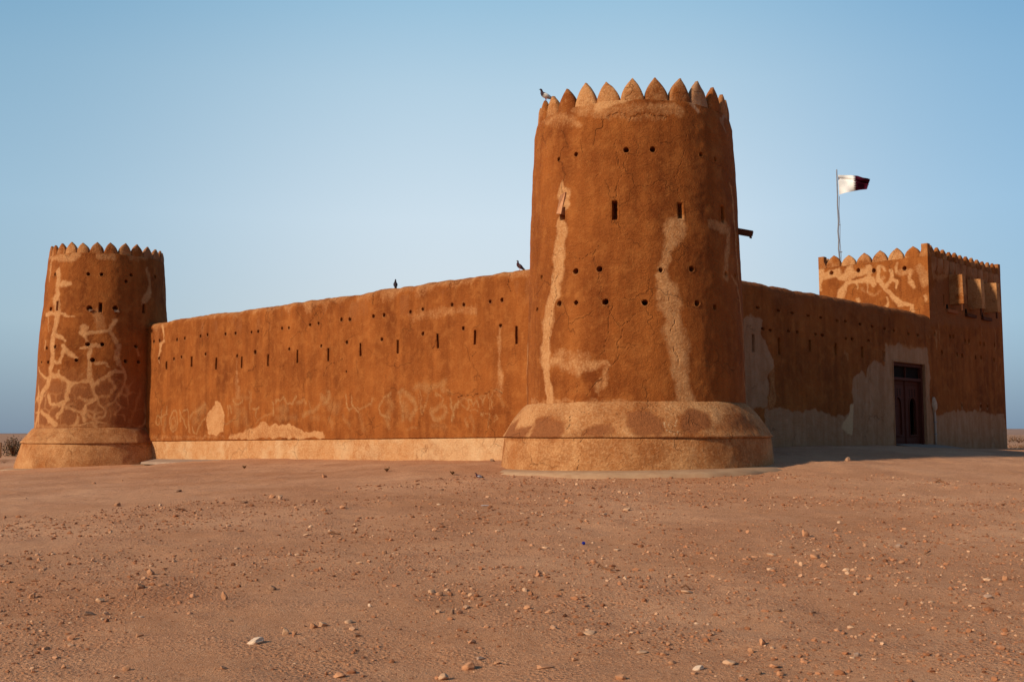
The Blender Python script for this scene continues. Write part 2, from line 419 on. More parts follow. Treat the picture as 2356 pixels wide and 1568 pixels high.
def lining(name, surf, kind, a0, l0, hw, hh, parent, depth=.45, slope=.4, broken=False):
    """the plastered inside of one opening: a soft lip on the wall, the throat, the dark end"""
    am = surf.am()
    if kind == 'round':
        k = 16; th = np.arange(k) * 2 * PI / k; wob = 1 + .10 * rng.standard_normal(k)
        wob = (wob + np.roll(wob, 1) + np.roll(wob, -1)) / 3
        ring = [(1.42, .004), (1.22, .010), (1.04, -.012), (.97, -.06), (.93, -depth)]
        rows = [(a0 + hw * f * wob * np.cos(th) / am, l0 + hh * f * wob * np.sin(th), o) for f, o in ring]
    else:
        m = 6; s = np.linspace(-1, 1, m, endpoint=False)
        px = np.r_[s, np.ones(m), -s, -np.ones(m)]; py = np.r_[-np.ones(m), s, np.ones(m), -s]; k = len(px)
        j = 1 + .03 * rng.standard_normal(k)
        rows = []
        for ex, o in ((.055, .004), (.03, .007), (.0, -.012), (0, -.05), (0, -depth)):
            y = py * (hh + ex)
            if o < -.1: y = np.where(py < 0, y + slope * 2 * hh * (-py), y)
            rows.append((a0 + px * (hw + ex) * (j if ex < .05 else 1) / am, l0 + y, o))
    V = []; AL = []
    for i, (a, l, o) in enumerate(rows):
        if i == 0: base = (a, l)
        p, n = surf.pos(np.asarray(a), np.asarray(l), 0.0)
        if i >= 3:                                     # the throat runs straight in along the wall's own normal
            _, n0 = surf.raw(np.array(a0), np.array(l0)); n = np.broadcast_to(n0, p.shape)
        V.append(p + o * n); AL.append((a, l))
    K = len(rows[0][0]); V = np.concatenate(V)
    c = V[-K:].mean(0); V = np.vstack([V, c])
    f = [(i * K + j, i * K + (j + 1) % K, (i + 1) * K + (j + 1) % K, (i + 1) * K + j) for i in range(len(rows) - 1) for j in range(K)]
    f += [((len(rows) - 1) * K + j, (len(rows) - 1) * K + (j + 1) % K, len(V) - 1) for j in range(K)]
    me = np_mesh(name, V, f)
    Aa = np.r_[np.concatenate([np.broadcast_to(x[0], K) for x in AL]), a0]; Ll = np.r_[np.concatenate([np.broadcast_to(x[1], K) for x in AL]), l0]
    mk = surf.masks(Aa, Ll)
    if kind == 'round': mk['pale'] = np.maximum(mk['pale'], np.where(np.arange(len(Aa)) < 2 * K, .30 * (np.sin(np.tile(np.arange(K) * 2 * PI / K, len(rows)).tolist() + [0]) < .1), 0))
    put_masks(me, mk)
    return link(name, me, PL, parent)

def openings(surf, reg, rounds, slits, r_px, w_px):
    """rounds: (x, y[, r]); slits: (x, y0, y1[, w]) in photo-region pixels"""
    H = []
    for q in rounds:
        a, l = surf.pix(*T(reg, q[0], q[1])); r = (1.14 if surf.kind == 'cyl' else 1.32) * (q[2] if len(q) > 2 else r_px) * REG[reg][0] * surf.pxm(a, l)
        H.append(('round', a, l, r, r))
    for q in slits:
        a0, l0 = surf.pix(*T(reg, q[0], q[1])); a1, l1 = surf.pix(*T(reg, q[0], q[2]))
        w = q[3] if len(q) > 3 else w_px
        b0, _ = surf.pix(*T(reg, q[0] - w / 2, q[1])); b1, _ = surf.pix(*T(reg, q[0] + w / 2, q[1]))
        H.append(('slit', a0, (l0 + l1) / 2, max(.05, 1.12 * abs(b1 - b0) * surf.am() / 2), abs(l0 - l1) / 2))
    return H

def catmull(pts, n=6):
    P = np.array(pts, float); P = np.vstack([2 * P[0] - P[1], P, 2 * P[-1] - P[-2]]); out = []
    for i in range(1, len(P) - 2):
        for t in np.linspace(0, 1, n, endpoint=False):
            out.append(.5 * (2 * P[i] + (P[i + 1] - P[i - 1]) * t + (2 * P[i - 1] - 5 * P[i] + 4 * P[i + 1] - P[i + 2]) * t * t + (-P[i - 1] + 3 * P[i] - 3 * P[i + 1] + P[i + 2]) * t ** 3))
    out.append(P[-2]); return [tuple(q) for q in out]

# ------------------------------------------------------------------ merlons
def merlon_mesh(place, w, h, t, pale=0.0, half=0, seed=0, grey=0.0, bul0=1.72):
    """place(x, y, z): x across, y out of the wall, z up. A pointed leaf shape, both faces gridded"""
    nu, nv = 10, 13; V = []; r = np.random.default_rng(seed)
    hh = h * (1 + .05 * r.standard_normal()); lean = .03 * r.standard_normal() * w; bul = bul0 + .10 * r.standard_normal()
    tv = np.linspace(0, 1, nv) ** .8
    for side in (0, 1):
        for i in range(nv):
            tt = tv[i]; wd = max(.03 * w, .5 * w * (1 - tt ** bul) ** .85); inset = (.05 * tt + .26 * tt ** 3) * t
            for j in range(nu + 1):
                q = -1 + 2 * j / nu
                if half == 1: q = max(q, 0) if q > 0 else 0 * q; q = j / nu
                if half == -1: q = -1 + j / nu
                edge = abs(q) ** 4 * .14 * t
                y = -edge - inset if side == 0 else -t + edge + inset
                V.append(place(q * wd + lean * tt ** 2, y, tt * hh))
    V = np.array(V); N = nv * (nu + 1); f = []
    for i in range(nv - 1):
        for j in range(nu):
            a = i * (nu + 1) + j; f.append((a, a + 1, a + nu + 2, a + nu + 1)); f.append((N + a, N + a + nu + 1, N + a + nu + 2, N + a + 1))
        a = i * (nu + 1); f.append((a, a + nu + 1, N + a + nu + 1, N + a)); a += nu; f.append((a, N + a, N + a + nu + 1, a + nu + 1))
    a = (nv - 1) * (nu + 1)
    for j in range(nu): f.append((a + j, a + j + 1, N + a + j + 1, N + a + j))
    d = .013 * fbm(V, 3.3, 3, 3); V = V + np.stack([d, fbm(V, 3.1, 3, 5) * .013, d * .4], -1)
    me = np_mesh('merlon', V, f)
    zz = np.tile(np.repeat(tv, nu + 1), 2)
    if pale > 0: set_attr(me, 'pale', np.clip(pale + .22 * fbm(V, 4, 2, 40), 0, 1))
    if grey > 0: set_attr(me, 'grey', np.clip(grey + .22 * fbm(V, 4, 2, 41), 0, 1))
    return me

# ==================================================================== NEAR ROUND TOWER
def sil_r(axis, D, x, y):
    d = ray(x, y); ang = math.atan2(d[0], d[1]); ca = math.atan2(axis[0], axis[1]); h = abs(ca - ang)
    dist = D * math.cos(h); return D * math.sin(h), CZ + dist * d[2] / math.hypot(d[0], d[1])
near = empty('round_tower', M, 'large round corner tower nearest the viewer with pale stain streaks and pointed crenels', 'tower')
plinth = [(3.60, -1.0), (3.585, -.12), (3.55, .35), (3.495, .775), (3.475, .785), (3.475, .792), (3.545, .795), (3.548, .81)] + catmull([(3.54, .83), (3.40, 1.04), (3.22, 1.32), (3.04, 1.53), (2.93, 1.63), (2.86, 1.665)], 4) + [(2.5, 1.67)]
shaft = [(2.90, 1.55)] + catmull([(2.885, 1.66), (2.865, 3.15), (2.825, 5.0), (2.76, 6.77), (2.666, 8.67), (2.62, 9.45)], 5)
def cyl_z(axis, x, y, R):
    d = ray(x, y)[:2]; o = -axis[:2]; A = d @ d; B = 2 * d @ o; C = o @ o - R * R; t = (-B - math.sqrt(max(0, B * B - 4 * A * C))) / (2 * A)
    return (CAM + t * ray(x, y))[2]
zn = cyl_z(M, *T(4, 858, 247), 2.60); zt = cyl_z(M, *T(4, 782, 104), 2.60)
print('near notch/tip', zn, zt)
zn -= .03; shaft = [q for q in shaft if q[1] < zn - .15]
shaft += [(2.60, zn), (2.30, zn + .005), (2.30, zn - 1.2), (.05, zn - 1.15)]
sp = Surf('cyl', plinth, axis=M); ss = Surf('cyl', shaft, axis=M)
# --- wear of the shaft
S = ss.stroke
S(4, [(290, 860, 50), (300, 920, 80), (310, 1000, 60)])
S(4, [(290, 1120, 60), (285, 1200, 95), (275, 1320, 90), (262, 1500, 75)])
S(5, [(500, -20, 85), (492, 60, 90), (480, 160, 82), (445, 250, 85), (425, 400, 100), (405, 560, 75), (400, 650, 88), (412, 760, 62), (420, 880, 56), (425, 995, 60)])
S(5, [(450, 680, 60), (560, 705, 90), (650, 710, 95), (760, 705, 55), (860, 715, 25)], k=.55, soft=.65)
S(5, [(470, 640, 60), (600, 640, 70), (700, 650, 50)], k=.42, soft=.8)
S(5, [(838, 730, 28), (820, 800, 42), (785, 870, 44), (765, 915, 26)], k=.5, soft=.65)
S(4, [(1120, 1085, 50), (1085, 1140, 130), (1065, 1220, 115), (1030, 1320, 75), (985, 1430, 55), (1000, 1500, 80), (1010, 1560, 95)], k=.72)
S(5, [(1215, 85, 72), (1225, 115, 70)], k=1.0)
S(5, [(1220, 100, 70), (1250, 180, 105), (1275, 300, 130), (1290, 420, 105), (1312, 540, 140), (1335, 680, 105), (1350, 790, 95), (1362, 890, 115), (1390, 985, 150)], k=.78)
S(5, [(1300, 985, 40), (1400, 960, 50), (1500, 985, 40)], k=.55)
S(4, [(1330, 1130, 60), (1400, 1140, 80), (1455, 1150, 70)], k=.62)
S(4, [(1452, 1180, 45), (1445, 1300, 60), (1430, 1420, 50), (1432, 1500, 60)], k=.62)
S(4, [(1462, 840, 26), (1480, 950, 34), (1495, 1080, 40), (1506, 1220, 30), (1512, 1380, 34), (1525, 1500, 30)], k=.6)
S(5, [(1700, 100, 24), (1740, 170, 30), (1765, 300, 22), (1780, 500, 30), (1790, 800, 28), (1800, 960, 30)], k=.55)
S(5, [(284, 580, 18), (280, 700, 22), (276, 850, 22), (272, 985, 20)], k=.95)
S(4, [(118, 330, 20), (150, 350, 60), (330, 400, 90), (420, 430, 40)], k=.42, soft=.8)
S(4, [(110, 380, 20), (116, 480, 30)], k=.6)
S(4, [(400, 300, 60), (500, 295, 60), (560, 310, 90), (650, 275, 60), (760, 265, 55), (840, 250, 40)], k=.80)
S(4, [(380, 330, 60), (600, 350, 70), (900, 330, 60), (1100, 330, 50)], k=.44, soft=.8)
S(4, [(560, 380, 30), (760, 385, 40), (930, 395, 40), (1000, 385, 20)], k=.36, soft=.8)
S(4, [(930, 300, 70), (1010, 310, 80), (1100, 330, 70)], k=.5)
S(4, [(1215, 290, 70), (1240, 330, 40)], 'grey', k=.8); S(4, [(1385, 300, 40), (1410, 400, 30), (1430, 470, 24)], 'grey', k=.6)
S(5, [(300, 960, 30), (600, 975, 26), (900, 970, 26), (1200, 980, 26)], k=.42, soft=.8)
cr = lambda reg, pts, w=5: ss.stroke(reg, pts, 'crack', w=w, k=.7, soft=.6)
cr(5, [(770, 80), (790, 180), (768, 240), (805, 285), (870, 380), (912, 440), (925, 530), (905, 660), (870, 712)])
cr(5, [(1055, 350), (985, 420), (915, 445)], 4); cr(5, [(865, 310), (820, 470), (825, 580), (790, 670)], 4)
cr(5, [(870, 712), (840, 780), (690, 940)], 3); cr(5, [(610, 850), (612, 920), (600, 985)], 3)
cr(5, [(490, 60), (480, 160), (440, 420), (432, 560)], 3); cr(5, [(1310, 560), (1320, 640), (1345, 720)], 4); cr(5, [(1250, 180), (1300, 480)], 3)
cr(4, [(290, 470), (325, 530), (336, 600), (285, 612), (280, 660)], 6); cr(4, [(278, 690), (318, 800), (285, 850), (310, 960)], 6)
cr(4, [(575, 370), (582, 430), (535, 490), (505, 575)], 5); cr(4, [(600, 385), (720, 375), (800, 372), (940, 375), (1020, 378)], 4)
cr(4, [(785, 370), (780, 430)], 5); cr(4, [(660, 560), (705, 740), (670, 960)], 3); cr(4, [(490, 1335), (555, 1440), (530, 1530)], 4)
cr(4, [(330, 1320), (400, 1345), (490, 1340), (540, 1290)], 3); cr(4, [(1160, 500), (1140, 700), (1080, 800), (1130, 960)], 3); cr(4, [(1200, 380), (1240, 470)], 3)
holes = openings(ss, 4, [(265, 673, 13), (390, 639, 15), (741, 610, 17), (927, 605, 17), (1259, 641, 14), (1358, 673, 13)], [(299, 1010, 1098, 30), (658, 962, 1095, 35), (1116, 980, 1085, 30), (1410, 1000, 1114, 20)], 15, 30)
holes += openings(ss, 5, [(372, 101, 14), (614, 60, 19), (781, 44, 18), (1206, 53, 15), (1421, 45, 17), (1662, 78, 17), (1728, 90, 12), (348, 327, 14), (501, 285, 17), (617, 278, 15), (823, 273, 19), (1099, 277, 19), (1460, 283, 18), (1586, 310, 16)], [], 17, 30)
holes = [h if h[0] == 'slit' else (h[0], h[1], h[2], min(.19, h[3]), min(.19, h[4])) for h in holes]
# around the far side, openings continue the same courses
fa = math.atan2(-M[1], -M[0])
for da, zz in ((2.0, 4.9), (2.6, 4.9), (3.3, 4.9), (4.0, 4.9), (2.2, 8.1), (3.0, 8.1), (3.8, 8.1)):
    holes.append(('round', (fa + da + PI) % (2 * PI) - PI, float(ss.l_of_z(zz)), .15, .15))
# --- wear of the plinth
def plinth_field(thr):
    def fn(out, a, l, p):
        up = sstep(thr - .02, thr + .02, p[:, 2])
        out['pale'] = np.maximum(out['pale'], (.60 + .25 * fbm(p, 1.3, 3, 32)) * up + (1 - up) * (.60 + .24 * fbm(p, 1.1, 3, 31)))
        out['pale'] = out['pale'] * (1 - out['dark'])
        out['pit'] = up * (.35 + .65 * sstep(thr + .35, thr + .75, p[:, 2]))
    return fn
D = lambda pts, k=.9: sp.poly(5, pts, 'dark', k, .11)
D([(330, 1095), (400, 1088), (470, 1100), (535, 1112), (552, 1165), (530, 1218), (305, 1218), (320, 1160)])
D([(655, 1205), (690, 1165), (760, 1135), (880, 1122), (870, 1165), (835, 1190), (790, 1212)])
D([(978, 1065), (1040, 1032), (1130, 1042), (1208, 1090), (1222, 1150), (1212, 1216), (1060, 1205), (1030, 1160), (975, 1130)])
D([(1335, 1090), (1395, 1042), (1460, 1035), (1540, 1060), (1562, 1110), (1555, 1165), (1480, 1175), (1400, 1190), (1345, 1140)])
D([(130, 1218), (165, 1120), (212, 1098), (205, 1150), (300, 1142), (285, 1218)], .8)
D([(1600, 1180), (1640, 1080), (1760, 1060), (1850, 1120), (1900, 1160), (1800, 1170)], .45)
sp.stroke(5, [(640, 1230), (655, 1290), (640, 1360), (650, 1450)], 'crack', w=4); sp.stroke(5, [(580, 1060), (570, 1150)], 'crack', w=3)
sp.stroke(5, [(1225, 1110), (1240, 1160), (1290, 1200), (1330, 1170)], 'white', w=2.5, k=.7); sp.stroke(5, [(1235, 1130), (1330, 1140)], 'white', w=2, k=.7)
sp.stroke(5, [(1275, 1100), (1280, 1170)], 'white', w=2, k=.7); sp.stroke(5, [(1305, 1100), (1310, 1180)], 'white', w=2, k=.7)
sp.fields.append(plinth_field(.79))
def lrows(surf, l0, l1, step): return np.linspace(l0, l1, int((l1 - l0) / step) + 1)
def tower_shell(s_pl, s_sh, root, holes, step, na):
    shell('plinth', s_pl, (-PI, PI), na, None, lrows(s_pl, 0, s_pl.L[-1], step), root, closed=True)
    shell('shaft', s_sh, (-PI, PI), na, None, lrows(s_sh, 0, s_sh.L[-1], step), root, holes, closed=True)
tower_shell(sp, ss, near, holes, .030, 620)
for h in holes: lining('loophole' if h[0] == 'round' else 'arrow_slit', ss, *h, near)
def ring_merlons(axis, R, zn, h, root, nm, phase, pale_fn, t=.24, bul=1.72):
    for i in range(nm):
        th = phase + 2 * PI * i / nm; er = np.array([math.cos(th), math.sin(th), 0]); et = np.array([-er[1], er[0], 0])
        w = 2 * R * math.sin(PI / nm) * .95
        ang = (th - math.atan2(-axis[1], -axis[0]) + PI) % (2 * PI) - PI
        p, g = pale_fn(ang)
        me = merlon_mesh(lambda x, y, z: axis + (R + y - .01 + (math.sqrt(max(0, R * R - x * x)) - R)) * er + x * et + (zn - .02 + z) * Z, w, h, t, p, 0, 100 + i, g, bul)
        link('merlon', me, PL, root)
th0 = math.atan2(*(lambda h: (h[1] - M[1], h[0] - M[0]))(CAM + (28 - 2.6) * ray(*T(4, 782, 104)) / np.linalg.norm(ray(*T(4, 782, 104)))))
def pal_near(ang):          # ang < 0 is left as seen from the front... pale weathering on the front crenels only
    if -.95 < -ang < .30 and abs(ang) < 1: pass
    v = .22 * math.sin(ang * 37.0) + .12 * math.sin(ang * 91.0); s = ang                  # positive towards the right of the tower
    if -.62 < s < .08: return .62 + v, 0
    if .3 < s < .9: return .30, max(0, .48 + 1.4 * v)
    return max(0, .30 + v), 0
ring_merlons(M, 2.60, zn, (zt - zn) * 1.12, near, 26, th0, pal_near)
# broken stone hanging in the left slit
sl = [h for h in holes if h[0] == 'slit'][0]
p0, n0 = ss.pos(np.array(sl[1]), np.array(sl[2] + .25)); et = np.array([-n0[1], n0[0], 0])
b = MB(); vs = []
for dx, dz, do in ((-.20, -.22, .03), (-.02, -.26, .05), (.09, .30, .0), (-.03, .22, .06)):
    vs.append(p0 + et * dx + Z * dz + n0 * do)
for v in list(vs): vs.append(v - n0 * .14)
b.add(vs, [(0, 1, 2, 3), (7, 6, 5, 4), (0, 4, 5, 1), (1, 5, 6, 2), (2, 6, 7, 3), (3, 7, 4, 0)])
o = b.build('loose_stone', STONE['orange'], near)
# wooden water spout on the right
ha = CAM + 28.3 * ray(1690, 533) / np.linalg.norm(ray(1690, 533))
d = np.array([.93, -.28, -.24]); d /= np.linalg.norm(d); rt = np.cross(d, Z); rt /= np.linalg.norm(rt); up = np.cross(rt, d)
c0 = M + np.array([math.cos(-.28), math.sin(-.28), 0]) * 2.5; c0[2] = ha[2] + .06
b = MB()
def obox(b, c, d, r, u, l0, l1, w0, w1, h0, h1):
    vs = [c + d * x + r * y + u * z for z in (h0, h1) for y in (w0, w1) for x in (l0, l1)]
    b.add(vs, [(0, 2, 3, 1), (4, 5, 7, 6), (0, 1, 5, 4), (2, 6, 7, 3), (0, 4, 6, 2), (1, 3, 7, 5)])
obox(b, c0, d, rt, up, -.3, .64, -.075, .075, -.085, -.06); obox(b, c0, d, rt, up, -.3, .66, -.077, -.05, -.058, .065); obox(b, c0, d, rt, up, -.3, .66, .05, .077, -.058, .065)
obox(b, c0, d, rt, up, .60, .655, -.075, .075, -.12, -.088)
b.build('water_spout', WOOD_B, near)

# ==================================================================== FAR ROUND TOWER
far = empty('round_tower', (L[0], L[1], -.4), 'smaller looking round tower at the far left with a net of pale repair lines', 'tower')
pr = [sil_r(L, 53, x, y) for x, y in ((32.4, 1069), (46.5, 1018.5), (56, 1005), (66, 994), (76, 985))]
zse = pr[1][1]
plf = [(pr[0][0] + .06, -1.6), (pr[0][0], pr[0][1])] + [(pr[1][0] - .03, zse - .03), (pr[1][0] - .05, zse - .015), (pr[1][0] - .05, zse - .008), (pr[1][0] + .03, zse - .002), (pr[1][0] + .035, zse + .012)] + catmull([(pr[1][0] + .02, zse + .04), pr[2], pr[3], (pr[4][0] + .02, pr[4][1]), (pr[4][0] - .06, pr[4][1] + .02)], 4) + [(pr[4][0] - .4, pr[4][1] + .03)]
shp = [sil_r(L, 53, x, y) for x, y in ((78.2, 981), (82, 899), (91.6, 762), (101, 689), (106.8, 632), (111.4, 590))]
Rt = shp[-1][0]; znf = cyl_z(L, *T(1, 604, 167), Rt); ztf = cyl_z(L, *T(1, 562, 102), Rt)
print('far', pr, shp, znf, ztf)
shf = [(shp[0][0] + .02, shp[0][1] - .15)] + [q for q in catmull(shp, 4) if q[1] < znf - .2] + [(Rt - .01, znf), (Rt - .31, znf + .005), (Rt - .31, znf - 1.2), (.05, znf - 1.15)]
fp_ = Surf('cyl', plf, axis=L); fs = Surf('cyl', shf, axis=L); fs.wk = .46
X = lambda pts, k=.85, w=None: fs.stroke(1, pts, 'pale', w, k)
X([(352, 275, 40), (356, 330, 45), (345, 420, 35), (335, 440, 60), (345, 520, 52), (335, 600, 35), (325, 680, 45), (320, 760, 36), (310, 830, 35), (302, 900, 36), (285, 960, 40), (260, 1000, 40), (240, 1080, 30), (228, 1150, 32), (215, 1215, 40)])
X([(360, 355, 30), (420, 350, 34)]); X([(275, 540, 20), (345, 535, 30), (448, 545, 15)]); X([(345, 655, 30), (392, 700, 14)])
X([(385, 735, 30), (440, 790, 34), (462, 812, 14)]); X([(388, 745, 24), (360, 828, 26), (320, 832, 26)])
X([(230, 860, 14), (270, 920, 16), (350, 905, 26), (385, 940, 24), (430, 955, 26), (490, 930, 26), (545, 930, 32), (572, 965, 26), (650, 910, 24), (690, 875, 24), (742, 880, 18)])
X([(360, 905, 20), (355, 880, 18)]); X([(415, 960, 32), (402, 1020, 30), (410, 1060, 24), (375, 1110, 30), (345, 1165, 26)])
X([(510, 615, 48), (520, 680, 22), (542, 740, 30), (540, 800, 26), (540, 880, 30), (548, 930, 36), (565, 990, 22), (572, 1040, 22), (520, 1080, 26), (500, 1120, 26), (510, 1175, 34)])
X([(490, 650, 20), (560, 650, 26), (640, 635, 26), (668, 622, 22), (688, 578, 32)]); X([(668, 630, 16), (692, 690, 26), (722, 735, 32), (702, 800, 26), (735, 850, 24), (752, 880, 20), (745, 950, 22), (720, 1010, 18), (690, 1060, 20), (722, 1085, 18), (690, 1140, 16)], .7)
X([(485, 745, 18), (540, 735, 20), (612, 720, 20)]); X([(588, 825, 26), (640, 830, 22), (656, 852, 12)], .7)
X([(290, 1030, 36), (310, 1075, 28), (370, 1082, 20), (410, 1060, 20)]); X([(410, 1100, 26), (470, 1122, 20), (500, 1128, 26), (560, 1160, 20), (620, 1160, 20), (640, 1110, 18), (600, 1080, 16), (572, 1040, 16)], .7)
X([(478, 1035, 20), (530, 1060, 22), (572, 1042, 20), (640, 1030, 22), (690, 985, 20), (662, 925, 18)], .65); X([(690, 1060, 18), (650, 1085, 18), (640, 1110, 16)], .6); X([(690, 1140, 18), (742, 1140, 18), (762, 1175, 16)], .55)
X([(250, 1130, 30), (290, 1158, 28), (332, 1205, 40)]); X([(205, 1205, 30), (350, 1212, 24), (520, 1210, 18), (690, 1208, 16)], .5)
X([(890, 270, 36), (896, 340, 30), (905, 400, 36), (875, 450, 45), (862, 478, 34)], .62); X([(840, 990, 18), (830, 1060, 20), (800, 1130, 18), (790, 1185, 18)], .45)
X([(590, 525, 50), (612, 600, 56)], .42); X([(825, 740, 16), (848, 785, 12)], .5); X([(290, 560, 12), (292, 640, 12)], .5); X([(275, 700, 22), (270, 760, 16)], .6)
X([(300, 200, 30), (380, 200, 50), (460, 185, 45)], .62); X([(590, 185, 40), (690, 190, 45)], .5); X([(790, 195, 50), (880, 190, 60)], .45); X([(305, 230, 30), (300, 330, 24)], .55)
X([(985, 330, 16), (985, 440, 16)], .45); X([(232, 700, 10), (222, 880, 10), (212, 1050, 12)], .55)
holes = openings(fs, 1, [(332, 297), (532, 294), (613, 297), (792, 301), (761, 338), (935, 312), (306, 505, 11), (541, 502, 14), (697, 500, 12), (282, 740), (335, 733), (529, 717, 11), (618, 719, 10), (821, 729), (250, 826, 7), (290, 826, 8), (461, 814), (558, 813, 11), (757, 818), (836, 824)], [(349, 458, 515, 12), (608, 468, 527, 18), (867, 471, 530, 16)], 9, 14)
for da, zz in ((2.0, 5.0), (2.7, 5.0), (3.4, 5.0), (4.1, 5.0)):
    holes.append(('round', (math.atan2(-L[1], -L[0]) + da + PI) % (2 * PI) - PI, float(fs.l_of_z(zz)), .15, .15))
def net_field(out, a, l, p):
    C = .74; A = (a * fs.am() + .10 * fbm(p, 2.2, 3, 61)) / C; B = (p[:, 2] + .10 * fbm(p, 2.2, 3, 62)) / (C * .86); ia, ib = np.floor(A).astype(np.int64), np.floor(B).astype(np.int64)
    d = []
    for da in (-1, 0, 1):
        for db in (-1, 0, 1):
            ca, cb = ia + da, ib + db; one = np.ones_like(ca); d.append(np.hypot(A - ca - .1 - .8 * _h(ca, cb, one), B - cb - .1 - .8 * _h(ca, cb, 2 * one)))
    d = np.sort(np.array(d), 0); e = (d[1] - d[0]) * C
    f0 = math.atan2(-L[1], -L[0]); side = (a - f0 + PI) % (2 * PI) - PI
    k = sstep(4.2, 2.4, p[:, 2]) * (.55 + .45 * sstep(-.2, .4, fbm(p, .7, 2, 63))) * sstep(1.35, .55, side)
    wv = .5 + .5 * fbm(p, 1.6, 3, 64); out['pale'] = np.maximum(out['pale'], (.55 + .5 * wv) * k * (1 - sstep(.0, .08 + .26 * np.clip(wv, 0, 1), e)))
    out['dark'] = np.maximum(out['dark'], .75 * sstep(4.6, 2.6, p[:, 2]) * (1 - out['pale']))
fs.fields.append(net_field)
fp_.fields.append(plinth_field(zse))
fp_.poly(1, [(820, 1240), (870, 1228), (920, 1290), (915, 1310), (830, 1310)], 'dark', .7, .08)  # right shoulder darkened: the plinth's shaded side put into the colour
tower_shell(fp_, fs, far, holes, .05, 400)
for h in holes: lining('loophole' if h[0] == 'round' else 'arrow_slit', fs, *h, far)
thf = math.atan2(*(lambda h: (h[1] - L[1], h[0] - L[0]))(CAM + (53 - 2.55) * ray(*T(1, 562, 102)) / np.linalg.norm(ray(*T(1, 562, 102)))))
ring_merlons(L, Rt - .01, znf, (ztf - znf) * 1.14, far, 26, thf, lambda s: (.5, 0) if -.7 < s < -.3 or .1 < s < .3 else (.28, .0) if s < .6 else (.2, .4), bul=2.1)
for q, dz, sc_ in ((541, -.02, .12), (697, -.05, .15)):              # rubble wedged in two openings
    a, l = fs.pix(*T(1, q + 6, 512)); p, n = fs.pos(np.array(a), np.array(l)); et = np.array([-n[1], n[0], 0]); b = MB()
    vs = [p + et * x * sc_ + n * (y * sc_ + .02) + Z * (z * sc_ + dz) for x in (-.6, .6) for y in (-.6, .5) for z in (-.5, .4)]
    vs = [v + .03 * rng.standard_normal(3) for v in vs]
    b.add(vs, [(0, 1, 3, 2), (4, 6, 7, 5), (0, 4, 5, 1), (2, 3, 7, 6), (0, 2, 6, 4), (1, 5, 7, 3)]); b.build('loose_stone', STONE['dark'], far)

# ==================================================================== LONG SUNLIT WALL
def shearL(z, a): return -.0102 * (a - 5.9) * np.clip((6 - z) / 5.2, 0, 1)
arc = [(.0 - .28 * (1 - math.cos(t)), 5.72 + .28 * math.sin(t)) for t in np.linspace(0, PI / 2, 8)]
wl_prof = [(-.035, -1.2), (-.035, .745), (-.05, .752), (-.05, .765), (.015, .77), (.018, .785), (.0, .82), (0, 2.5), (0, 5.4)] + arc + [(-.75, 6.0), (-.85, 5.9), (-.85, 4.5), (-.85, -1)]
wl = Surf('plane', wl_prof, P=P0, u=uL, n=nL, shear=shearL, topamp=.045, amp=1.25)
wl_root = empty('rampart_wall', P0 + 15 * uL, 'long sunlit rampart wall with faded chalk scribbles between the two round towers', 'wall')
W = wl.stroke
wl.poly(2, [(535, 1065), (550, 1052), (580, 1070), (596, 1105), (606, 1135), (600, 1270), (545, 1292), (490, 1272), (478, 1190), (490, 1140), (515, 1100)], 'pale', 1, .03)
wl.poly(2, [(628, 1312), (640, 1290), (720, 1270), (800, 1232), (870, 1200), (930, 1228), (1040, 1222), (1090, 1246), (1190, 1268), (1285, 1278), (1302, 1312)], 'pale', .66, .05)
W(2, [(940, 1232, 14), (1045, 1226, 18), (1120, 1252, 18), (1200, 1275, 22), (1285, 1280, 26)], k=1.0)
W(2, [(965, 1302, 16), (1100, 1300, 16), (1290, 1300, 22)], k=.8)
W(2, [(160, 520, 30), (188, 575, 16), (187, 630, 16), (160, 665, 34), (152, 740, 20)], k=.75); W(2, [(150, 770, 14), (146, 790, 10)], k=.6)
W(3, [(1218, 545, 22), (1212, 640, 30), (1215, 740, 38), (1222, 900, 36), (1225, 990, 60)], k=.42, soft=.7)
W(2, [(692, 770, 14), (690, 860, 22), (692, 940, 34), (700, 1000, 44)], k=.38, soft=.8)
W(3, [(600, 460, 60), (690, 450, 60), (790, 430, 60), (900, 420, 50), (1050, 420, 60)], k=.34, soft=.9)
W(2, [(120, 1305, 30), (600, 1300, 22)], k=.3, soft=.9)
def wl_field(out, a, l, p):
    lo = 1 - sstep(.74, .78, p[:, 2] + .0102 * (a - 5.9))
    q = .86 + .34 * fbm(p * np.array([1, 1, .6]), .8, 3, 33)
    out['pale'] = np.maximum(out['pale'], lo * q)
    out['pale'] = np.maximum(out['pale'], .36 * sstep(5.55, 5.95, p[:, 2] + .25 * fbm(p * np.array([1, 1, .4]), 2.4, 3, 35)) * (p[:, 2] > 5.2))  # coping made paler: sunlight on the rounded top put into the colour
    out['dark'] = np.maximum(out['dark'], .42 * sstep(.1, .6, fbm(p * np.array([1, 1, .25]), 2.0, 3, 37)) * sstep(4.6, 5.3, p[:, 2]) * (1 - sstep(5.6, 5.8, p[:, 2])))
    out['pale'] = np.maximum(out['pale'], lo * .95 * sstep(.0, .5, fbm(p * np.array([1, 1, .7]), .75, 3, 36)))
    out['white'] = np.maximum(out['white'], lo * np.clip(.16 + .30 * sstep(-.2, .8, fbm(p, 1.5, 4, 38)) + .22 * sstep(.1, .8, fbm(p * np.array([1, 1, .5]), .45, 3, 39)), 0, 1))
wl.fields.append(wl_field)
CH = lambda reg, pts, w=12, k=1.0: wl.stroke(reg, pts, 'chalk', w, k, .75)
def ell(cx, cy, rx, ry, a0=0, a1=6.4, n=14): return [(cx + rx * math.cos(t), cy + ry * math.sin(t)) for t in np.linspace(a0, a1, n)]
